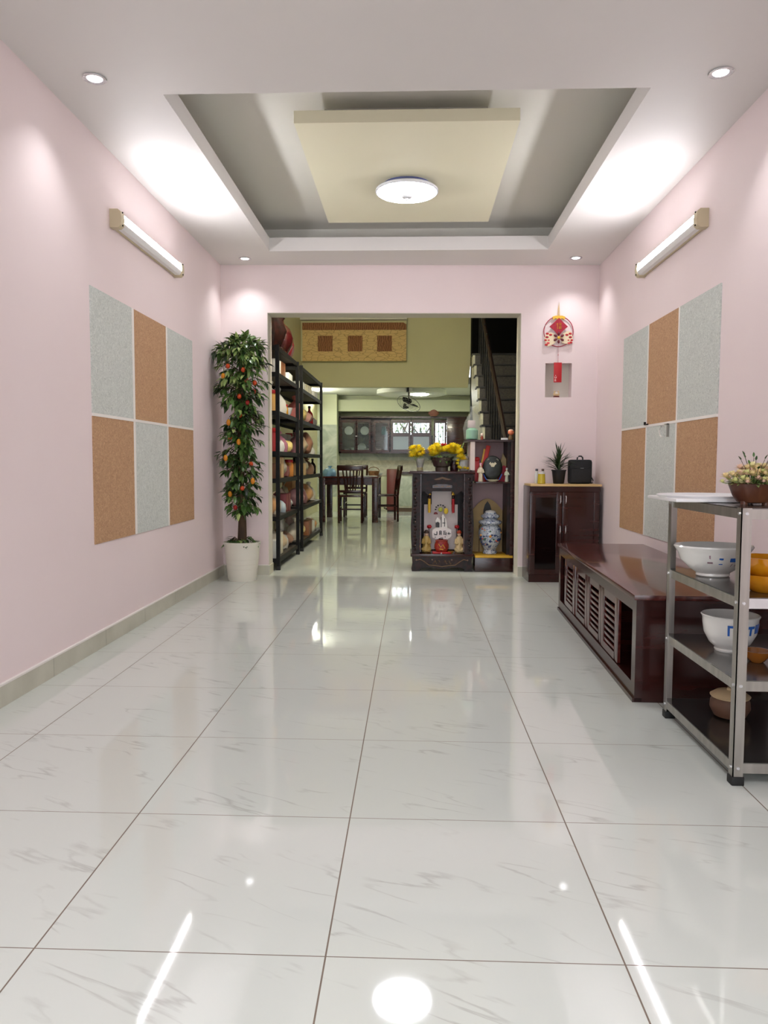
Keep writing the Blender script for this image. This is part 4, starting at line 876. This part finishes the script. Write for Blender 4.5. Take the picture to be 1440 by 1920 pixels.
t = thing('glass_bowl', 'amber glass bowl resting in another amber bowl, the upper one', 'bowl', (1.14, 2.465, z2+.046))
MB().lathe([(a*1.02, b_*1.15) for a, b_ in pa], (0, 0, 0), amber, seg=32, lobes=12, amp=.025, close=False).build('bowl_body', t)
t = thing('mixing_bowl', 'white deep bowl with bold blue lettering on second rack shelf up', 'bowl', (1.14, 2.73, z1_))
pf = [(.05, 0), (.052, .006), (.048, .010), (.07, .03), (.088, .065), (.093, .10), (.094, .118), (.099, .128), (.096, .131), (.089, .12), (.084, .07), (.06, .03), (.001, .018)]
MB().lathe(pf, (0, 0, 0), porcelain, seg=40, close=False).build('bowl_body', t)
rf2 = lambda z: .088+(z-.065)*.15
wrap_marks(rf2, 0, [(-2.05, -1.97, .068, .106), (-2.05, -1.50, .097, .106), (-1.83, -1.72, .068, .106), (-1.58, -1.46, .068, .106), (-1.72, -1.46, .066, .074), (-1.30, -1.0, .094, .104), (-1.22, -1.12, .070, .104), (-.95, -.4, .075, .108)], blue_m).build('blue_lettering', t)
t = thing('orange_dish', 'small orange brown glass dish on the second rack shelf up', 'bowl', (1.165, 2.57, z1_))
MB().lathe([(.02, 0), (.024, .003), (.038, .02), (.046, .04), (.042, .04), (.034, .022), (.001, .008)], (0, 0, 0), amber2, seg=24, close=False).build('dish_body', t)
t = thing('covered_pot', 'brown clay pot with pale lid on the bottom rack shelf', 'pot', (1.17, 2.78, z0_))
MB().lathe([(.04, 0), (.055, .006), (.07, .035), (.068, .06), (.06, .075)], (0, 0, 0), mat('clay', (96, 66, 48), .6), seg=28).build('pot_body', t)
MB().lathe([(.066, .074), (.07, .080), (.05, .094), (.012, .10), (.012, .108), (.001, .11)], (0, 0, 0), m_((206, 180, 140), .5), seg=28).build('lid', t)
# ------------------------------------------------------------------ wall ornament and niche
t = thing('hanging_ornament', 'red ring ornament with diamond and red tag hung on far wall', 'ornament', (1.249, FY(1.249)-.012, 2.13), SK)
MB().tube([(.126*math.cos(a*PI/20), 0, .126*math.sin(a*PI/20)*1.02) for a in range(40)], .004, mat('ring_red', (170, 50, 70), .5), closed=True, seg=6).build('ring', t)
MB().tube([(-.006, 0, .13), (-.004, 0, .19), (0, 0, .25), (.004, 0, .19), (.006, 0, .13)], .0025, mat('gold_cord', (206, 170, 70), .5)).build('hanging_cord', t)
MB().prism([(-.055, .125), (-.03, .134), (.03, .134), (.055, .125), (.048, .098), (.03, .112), (0, .10), (-.03, .112), (-.048, .098)], 'y', -.006, .003, gold).build('gold_clasp', t)
MB().prism([(0, .115), (.04, .075), (.078, .04), (.04, .008), (0, -.04), (-.04, .008), (-.08, .04), (-.04, .078)], 'y', -.012, -.006, crimson).build('red_diamond', t)
q = MB()
for (a, b_, c_, d) in ((-.02, .052, -.006, .056), (-.015, .02, -.011, .07), (-.022, .064, -.006, .067), (.0, .066, .022, .069), (.002, .05, .02, .053), (.002, .058, .02, .061), (.002, .05, .005, .061), (.017, .05, .02, .061), (0, .018, .022, .021), (0, .04, .022, .043), (0, .018, .003, .043), (.019, .018, .022, .043), (.009, .018, .012, .043), (0, .029, .022, .032)): q.box(a-.001, -.0145, b_, c_, -.0118, d, mat('gold_ink', (200, 130, 40), .4))
q.build('gold_character', t)
for sx in (-1, 1):
    q = MB(); q.prism([(sx*a, z) for a, z in ((.02, -.06), (.035, -.02), (.075, -.008 if sx < 0 else .004), (.105, -.02 if sx < 0 else .0), (.12, -.05), (.115, -.09), (.095, -.13 if sx < 0 else -.105), (.06, -.118 if sx < 0 else -.105), (.03, -.10))], 'y', -.012, -.004, mat('cream_print', (232, 214, 180), .6))
    o = q.build('cloth_fan', t)
    q = MB()
    for (a, z, r_, m) in ((.07, -.03, .012, redm), (.10, -.05, .012, crimson), (.112, -.075, .010, redm), (.09, -.10, .012, mat('coral', (214, 84, 84), .5)), (.105, -.115 if sx < 0 else -.095, .012, redm), (.085, -.075, .008, _m['coral']), (.098, -.02, .012, redm)): q.sph((sx*a, -.012, z), r_, m, (1.2, .2, .8), 8, 6)
    q.build('fan_print', o)
q = MB()
for k in range(6): a = k*PI/3+PI/6; q.sph((.034*math.cos(a), -.016, -.055+.034*math.sin(a)), .017, mat('dark_petal', (100, 14, 30), .5), (1.0, .35, .62), 10, 6, Matrix.Rotation(-a, 4, 'Y'))
q.build('flower_petals', t); MB().sph((0, -.02, -.055), .013, gold, (1.1, .5, 1)).build('flower_centre', t)
MB().cyl((0, -.004, -.09), (0, -.004, -.265), .0012, crimson, seg=5).sph((0, -.004, -.20), .004, crimson).build('thread', t)
MB().box(-.036, -.010, -.435, .032, -.004, -.265, redm, .001).build('red_tag', t)
q = MB(); wm = m_((236, 200, 196), .5)
for (a, b_, c_, d) in ((-.030, -.425, -.014, -.421), (-.030, -.416, -.014, -.412), (-.024, -.425, -.020, -.405), (-.028, -.40, -.012, -.396), (-.028, -.40, -.024, -.385), (-.016, -.40, -.012, -.385), (-.022, -.382, -.018, -.372)): q.box(a, -.0112, b_, c_, -.0098, d, wm)
q.build('pale_writing', t)
t = thing('fortune_figurine', 'tiny cream and gold seated figurine inside the wall niche', 'figurine', (1.252, FY(1.252)+.05, nz0+.0005))
MB().lathe([(.026, 0), (.028, .006), (.024, .014)], (0, 0, 0), m_((110, 40, 34), .5), seg=16).build('stand', t)
MB().sph((0, 0, .03), .026, m_((222, 196, 150), .5), (1.1, .8, .75)).sph((-.016, -.004, .052), .007, m_((222, 196, 150), .5)).sph((.016, -.004, .052), .007, m_((222, 196, 150), .5)).sph((0, -.012, .036), .015, m_((240, 232, 220), .5), (1.1, .6, .8)).build('body', t)
# ------------------------------------------------------------------ stairs
SX0, SX1 = .845, 1.62
stairs = thing('staircase', 'dark granite staircase climbing away behind the display shelf', 'staircase', (SX0, 7.40, 0))
q = MB(); sd = MB()
n = 14; rise, run = .18, .27
prof = [(0, 0)]
for k in range(n): prof += [(k*run, (k+1)*rise), ((k+1)*run, (k+1)*rise)]
prof += [(n*run, n*rise-.45), (2.2, 0)]
q.prism(prof, 'x', .03, SX1-SX0, granite); q.build('steps', stairs, smooth=False)
sd.prism(prof, 'x', 0, .03, stonecream); sd.build('stringer', stairs, smooth=False)
nz_ = MB()
for k in range(n): nz_.box(-.012, k*run-.02, (k+1)*rise, SX1-SX0, (k+1)*run, (k+1)*rise+.02, mat('black_granite', (14, 12, 11), .5))
nz_.build('treads', stairs)
hr = MB(); hr.tube([(.10, .1, 1.05), (.10, n*run, n*rise+.87)], .026, mat('stair_rail_wood', (28, 12, 9), .5)); hr.build('handrail', stairs)
bl = MB()
for k in range(0, n): bl.cyl((.10, (k+.5)*run, (k+1)*rise+.02), (.10, (k+.5)*run, (k+.5)*rise+.95), .011, blackmetal, seg=8)
bl.build('balusters', stairs)
# ------------------------------------------------------------------ kitchen and dining
kc = thing('wall_cabinet', 'dark red wall cabinet with glass doors on the kitchen back wall', 'cabinet', (0, 15.6, 0))
q = MB(); q.box(-1.51, 0, 1.905, 1.1, .34, 1.935, darkwood).box(-1.51, 0, 1.18, 1.1, .34, 1.215, darkwood).box(-1.51, 0, 1.18, -1.48, .34, 1.93, darkwood).box(1.07, 0, 1.18, 1.1, .34, 1.93, darkwood).box(-1.48, .33, 1.2, -.46, .34, 1.92, darkwood).box(-.46, .33, 1.2, .42, .34, 1.56, darkwood).box(.74, .33, 1.2, 1.07, .34, 1.92, darkwood).box(-1.48, .02, 1.55, -.48, .33, 1.562, darkwood)
q.build('carcass', kc)
for (a, b_, z0, z1, kn) in ((-1.447, -1.184, 1.25, 1.81, 1), (-1.129, -.90, 1.25, 1.81, -1), (-.767, -.515, 1.25, 1.80, 1), (.46, .65, 1.27, 1.80, 1)):
    d = MB(); f_ = .035
    d.box(a-f_, -.02, z0-.05, a, 0, z1+.06, darkwood).box(b_, -.02, z0-.05, b_+f_, 0, z1+.06, darkwood).box(a, -.02, z0-.05, b_, 0, z0, darkwood).box(a, -.02, z1, b_, 0, z1+.06, darkwood)
    o = d.build('door', kc); MB().box(a, -.012, z0, b_, -.008, z1, glass).build('pane', o)
    MB().sph((b_+.018 if kn > 0 else a-.018, -.03, 1.53), .012, brightsteel).build('knob', o)
for (a, b_) in ((-.405, -.088), (.01, .335)):
    d = MB(); f_ = .04
    d.box(a-f_, -.02, 1.20, a, 0, 1.87, darkwood).box(b_, -.02, 1.20, b_+f_, 0, 1.87, darkwood).box(a, -.02, 1.20, b_, 0, 1.26, darkwood).box(a, -.02, 1.80, b_, 0, 1.87, darkwood).box(a, -.02, 1.525, b_, 0, 1.60, darkwood)
    o = d.build('door', kc); MB().box(a, -.012, 1.60, b_, -.008, 1.80, glass).build('upper_pane', o); MB().box(a, -.012, 1.26, b_, -.008, 1.525, mat('grey_glass', (120, 130, 134), .1)).build('lower_pane', o)
q = MB().box(.69, -.02, 1.2, 1.1, 0, 1.92, darkwood, .004); q.build('blank_door', kc)
for k, (xx, zz, kd, lb) in enumerate(((-1.36, 1.216, 'b', 'white bowl in the kitchen wall cabinet, leftmost on lower level'), (-1.25, 1.216, 'c', 'white cup in kitchen wall cabinet beside the leftmost bowl'), (-1.06, 1.216, 'p', 'white standing plate behind the second glass door, lower level'), (-.95, 1.216, 'b', 'white bowl behind the second glass door, lower level'),
                               (-.70, 1.216, 'b', 'white bowl behind third glass door, lower level'), (-1.33, 1.563, 'p', 'white standing plate on upper level behind the first glass door'), (-1.00, 1.563, 'p', 'white standing plate on upper level behind the second glass door'), (-.60, 1.563, 't', 'teal jug on upper level behind the third glass door'))):
    if kd == 'b': single('bowl', bowl_((220, 220, 214), .12, .12, .06, 0), lb, 'bowl', (xx, 15.75, zz))
    elif kd == 'c': single('cup', bowl_((226, 226, 220), .07, .07, .08, 0), lb, 'cup', (xx, 15.75, zz))
    elif kd == 't': single('jug', jar((40, 130, 130), .1, .1, .17, 0, (40, 120, 120)), lb, 'jug', (xx, 15.75, zz))
    else: single('plate', MB().lathe([(.04, 0), (.085, .012), (.09, .016), (.05, .008), (.001, .006)], (0, 0, 0), porcelain, seg=24, close=False), lb, 'plate', (xx, 15.82, zz+.088)).rotation_euler = (PI/2-.0, .0, 0)
ct = thing('kitchen_counter', 'pale marble fronted kitchen counter along the back wall', 'counter', (-.30, 15.35, 0))
MB().box(0, 0, .08, 1.44, .55, .75, stonecream).box(0, .03, 0, 1.44, .55, .08, mat('brown_plinth', (96, 74, 58), .5)).build('carcass', ct)
MB().box(-.02, -.03, .75, 1.44, .57, .78, mat('dark_worktop', (60, 56, 50), .3)).build('worktop', ct)
for (a, b_) in ((.03, .34), (.36, .68), (.72, 1.02), (1.06, 1.36)):
    o = MB().box(a, -.015, .12, b_, 0, .72, greenmarble, .003).build('door', ct); MB().sph((b_-.03, -.022, .6), .01, steel).build('knob', o)
fr = thing('side_cupboard', 'narrow reddish brown cupboard standing left of the kitchen counter', 'cupboard', (-.52, 15.3, 0))
MB().box(0, .01, .03, .20, .6, .86, mat('red_brown_wood', (96, 34, 26), .35), .004).build('carcass', fr); MB().box(.012, -.006, .05, .188, .01, .84, _m['red_brown_wood'], .003).build('door', fr); MB().sph((.17, -.012, .5), .01, steel).build('knob', fr); MB().box(.01, .02, 0, .19, .58, .03, blackwood).build('plinth', fr)
tb = thing('dining_table', 'dark red dining table covered with items in the kitchen', 'table', (-1.06, 13.15, 0))
MB().box(-.50, -.62, .735, .50, .62, .762, darkwood_h, .005).build('tabletop', tb); MB().box(-.46, -.58, .62, .46, .58, .735, darkwood).build('apron', tb)
for (a, b_) in ((-.44, -.56), (.44, -.56), (-.44, .56), (.44, .56)): MB().box(a-.05, b_-.05, 0, a+.05, b_+.05, .735, darkwood, .004).build('leg', tb)
def chair(loc, rz, label):
    t = thing('dining_chair', label, 'chair', loc, rz, 'dining chairs')
    MB().box(-.21, -.20, .425, .21, .21, .455, darkwood, .01).build('seat', t)
    for (a, b_) in ((-.19, .18), (.19, .18)): MB().box(a-.018, b_-.018, 0, a+.018, b_+.018, .43, darkwood, .003).build('leg', t)
    for sx in (-1, 1): MB().tube([(sx*.19, -.19, 0), (sx*.19, -.185, .43), (sx*.195, -.215, .7), (sx*.20, -.25, .93)], .019, darkwood).build('leg', t)
    MB().box(-.215, -.268, .86, .215, -.235, .95, darkwood, .012).box(-.19, -.205, .50, .19, -.19, .54, darkwood, .004).build('back_rail', t)
    q = MB()
    for xx in (-.10, -.05, 0, .05, .10): q.tube([(xx*.8, -.197, .53), (xx, -.22, .7), (xx*1.2, -.25, .87)], .012, darkwood, seg=6)
    q.build('back_splats', t); MB().box(-.18, -.01, .2, .18, .01, .225, darkwood).box(-.19, -.18, .25, -.17, .18, .27, darkwood).box(.17, -.18, .25, .19, .18, .27, darkwood).build('stretcher', t)
    return t
c1 = chair((-1.02, 12.62, 0), 0, 'dark red slatted dining chair with its back towards the opening')
dup(c1, (-.46, 12.95, 0), PI/2+.15, 'dark red dining chair seen side on, right of the kitchen table')
dup(c1, (-1.05, 13.95, 0), PI, 'dark red dining chair at the far side of the kitchen table')
TT = .7625
single('blue_bag', plastic_bag((130, 176, 210), .28, .24, .17, 8), 'pale blue plastic bag on the left end of the dining table', 'bag', (-1.40, 12.8, TT))
t = thing('wicker_basket', 'brown basket with handle on the middle of the dining table', 'basket', (-.66, 12.85, TT))
MB().lathe([(.07, 0), (.08, .004), (.10, .09), (.092, .09), (.07, .01), (.001, .008)], (0, 0, 0), mat('wicker', (110, 74, 44), .7, rgb2=(150, 106, 66), scale=40, bump=.4), seg=22, close=False).build('basket_body', t)
MB().tube([(.096*math.cos(a*PI/10), 0, .085+.07*math.sin(a*PI/10)) for a in range(11)], .006, _m['wicker']).build('handle', t)
single('newspaper', MB().box(-.14, -.12, 0, .14, .12, .012, m_((206, 206, 200), .6), .004), 'folded white paper on the right end of the dining table', 'paper', (-.74, 12.62, TT), .2)
single('white_dish', bowl_((220, 222, 220), .2, .2, .05, 0), 'shallow white dish near the front edge of the dining table', 'plate', (-.62, 13.2, TT))
single('food_cover', MB().lathe([(.16, 0), (.15, .05), (.1, .09), (.02, .11), (.001, .115)], (0, 0, 0), m_((180, 186, 180), .5), seg=24), 'pale domed food cover on the left part of dining table', 'food cover', (-1.2, 13.25, TT))
# ceiling fan with guard
t = thing('orbit_fan', 'round wire guarded fan hanging tilted below the kitchen ceiling', 'fan', (-.07, 13.3, 2.03))
MB().cyl((.0, .0, .03), (.0, .02, .20), .02, blackmetal).cyl((0, .02, .19), (0, .02, .33), .05, m_((196, 196, 186), .4), .07).build('mount', t)
Mr = Matrix.Rotation(-.55, 4, 'X') @ Matrix.Rotation(.35, 4, 'Y'); q = MB()
for r_ in (.21, .15, .09): q.tube([Mr @ Vector((r_*math.cos(a*PI/16), r_*math.sin(a*PI/16), -.06+.04*(r_/.21)**2)) for a in range(32)], .006 if r_ > .2 else .002, m_((130, 132, 124), .4), closed=True, seg=5)
for k in range(20):
    a = k*PI/10; q.tube([Mr @ Vector((r_*math.cos(a), r_*math.sin(a), -.06+.04*(r_/.21)**2)) for r_ in (.03, .09, .15, .21)], .0018, m_((130, 132, 124), .4), seg=4)
q.build('guard', t)
q = MB()
for k in range(3):
    a = k*2.1
    for j in range(1): q.leaf(Mr @ Vector((.02*math.cos(a), .02*math.sin(a), -.03)), Mr @ Vector((math.cos(a), math.sin(a), 0)), Mr @ Vector((.3*math.sin(a), -.3*math.cos(a), 1)), .18, .12, blackmetal, .02)
q.build('blades', t, ang=180); MB().sph(Mr @ Vector((0, 0, -.05)), .03, m_((206, 206, 200), .4), (1, 1, .7)).sph((0, 0, .03), .05, blackmetal, (1, 1, 1)).build('motor', t)
single('soffit_pot', MB().lathe([(.06, 0), (.11, .05), (.10, .1), (.07, .13)], (0, 0, 0), m_((150, 100, 84), .6), seg=20), 'brown clay pot standing on top of the kitchen wall cabinet', 'pot', (.42, 15.52, 1.936))
# garden shrub beyond the kitchen window
q = MB(); rnd = random.Random(2)
for k in range(1500):
    c_ = Vector((rnd.uniform(-1.6, 1.9), rnd.uniform(17.2, 18.0), rnd.uniform(1.0, 2.4)))
    if rnd.random() < .35 and c_.z > 1.85: continue
    q.leaf(c_, (rnd.uniform(-1, 1), rnd.uniform(-1, 1), rnd.uniform(-1, .5)), (0, 0, 1), rnd.uniform(.07, .13), .05, leaf_l if rnd.random() < .5 else leaf_m, .2)
for k in range(6): q.tube([(rnd.uniform(-1.3, 1.6), 17.6, 0), (rnd.uniform(-1.3, 1.6), 17.6, 1.9)], .02, bark, seg=6)
tag(q.build('garden_shrub', ang=180), 'leafy green shrub outside the kitchen window behind wall cabinet', 'shrub')
struct('ground', MB().box(-6, 16.3, -.12, 6, 22, -.02, mat('garden_ground', (110, 112, 90), .9)).box(-6, -9, -.12, 6, -1.6, -.02, mat('street_paving', (160, 156, 150), .8)))
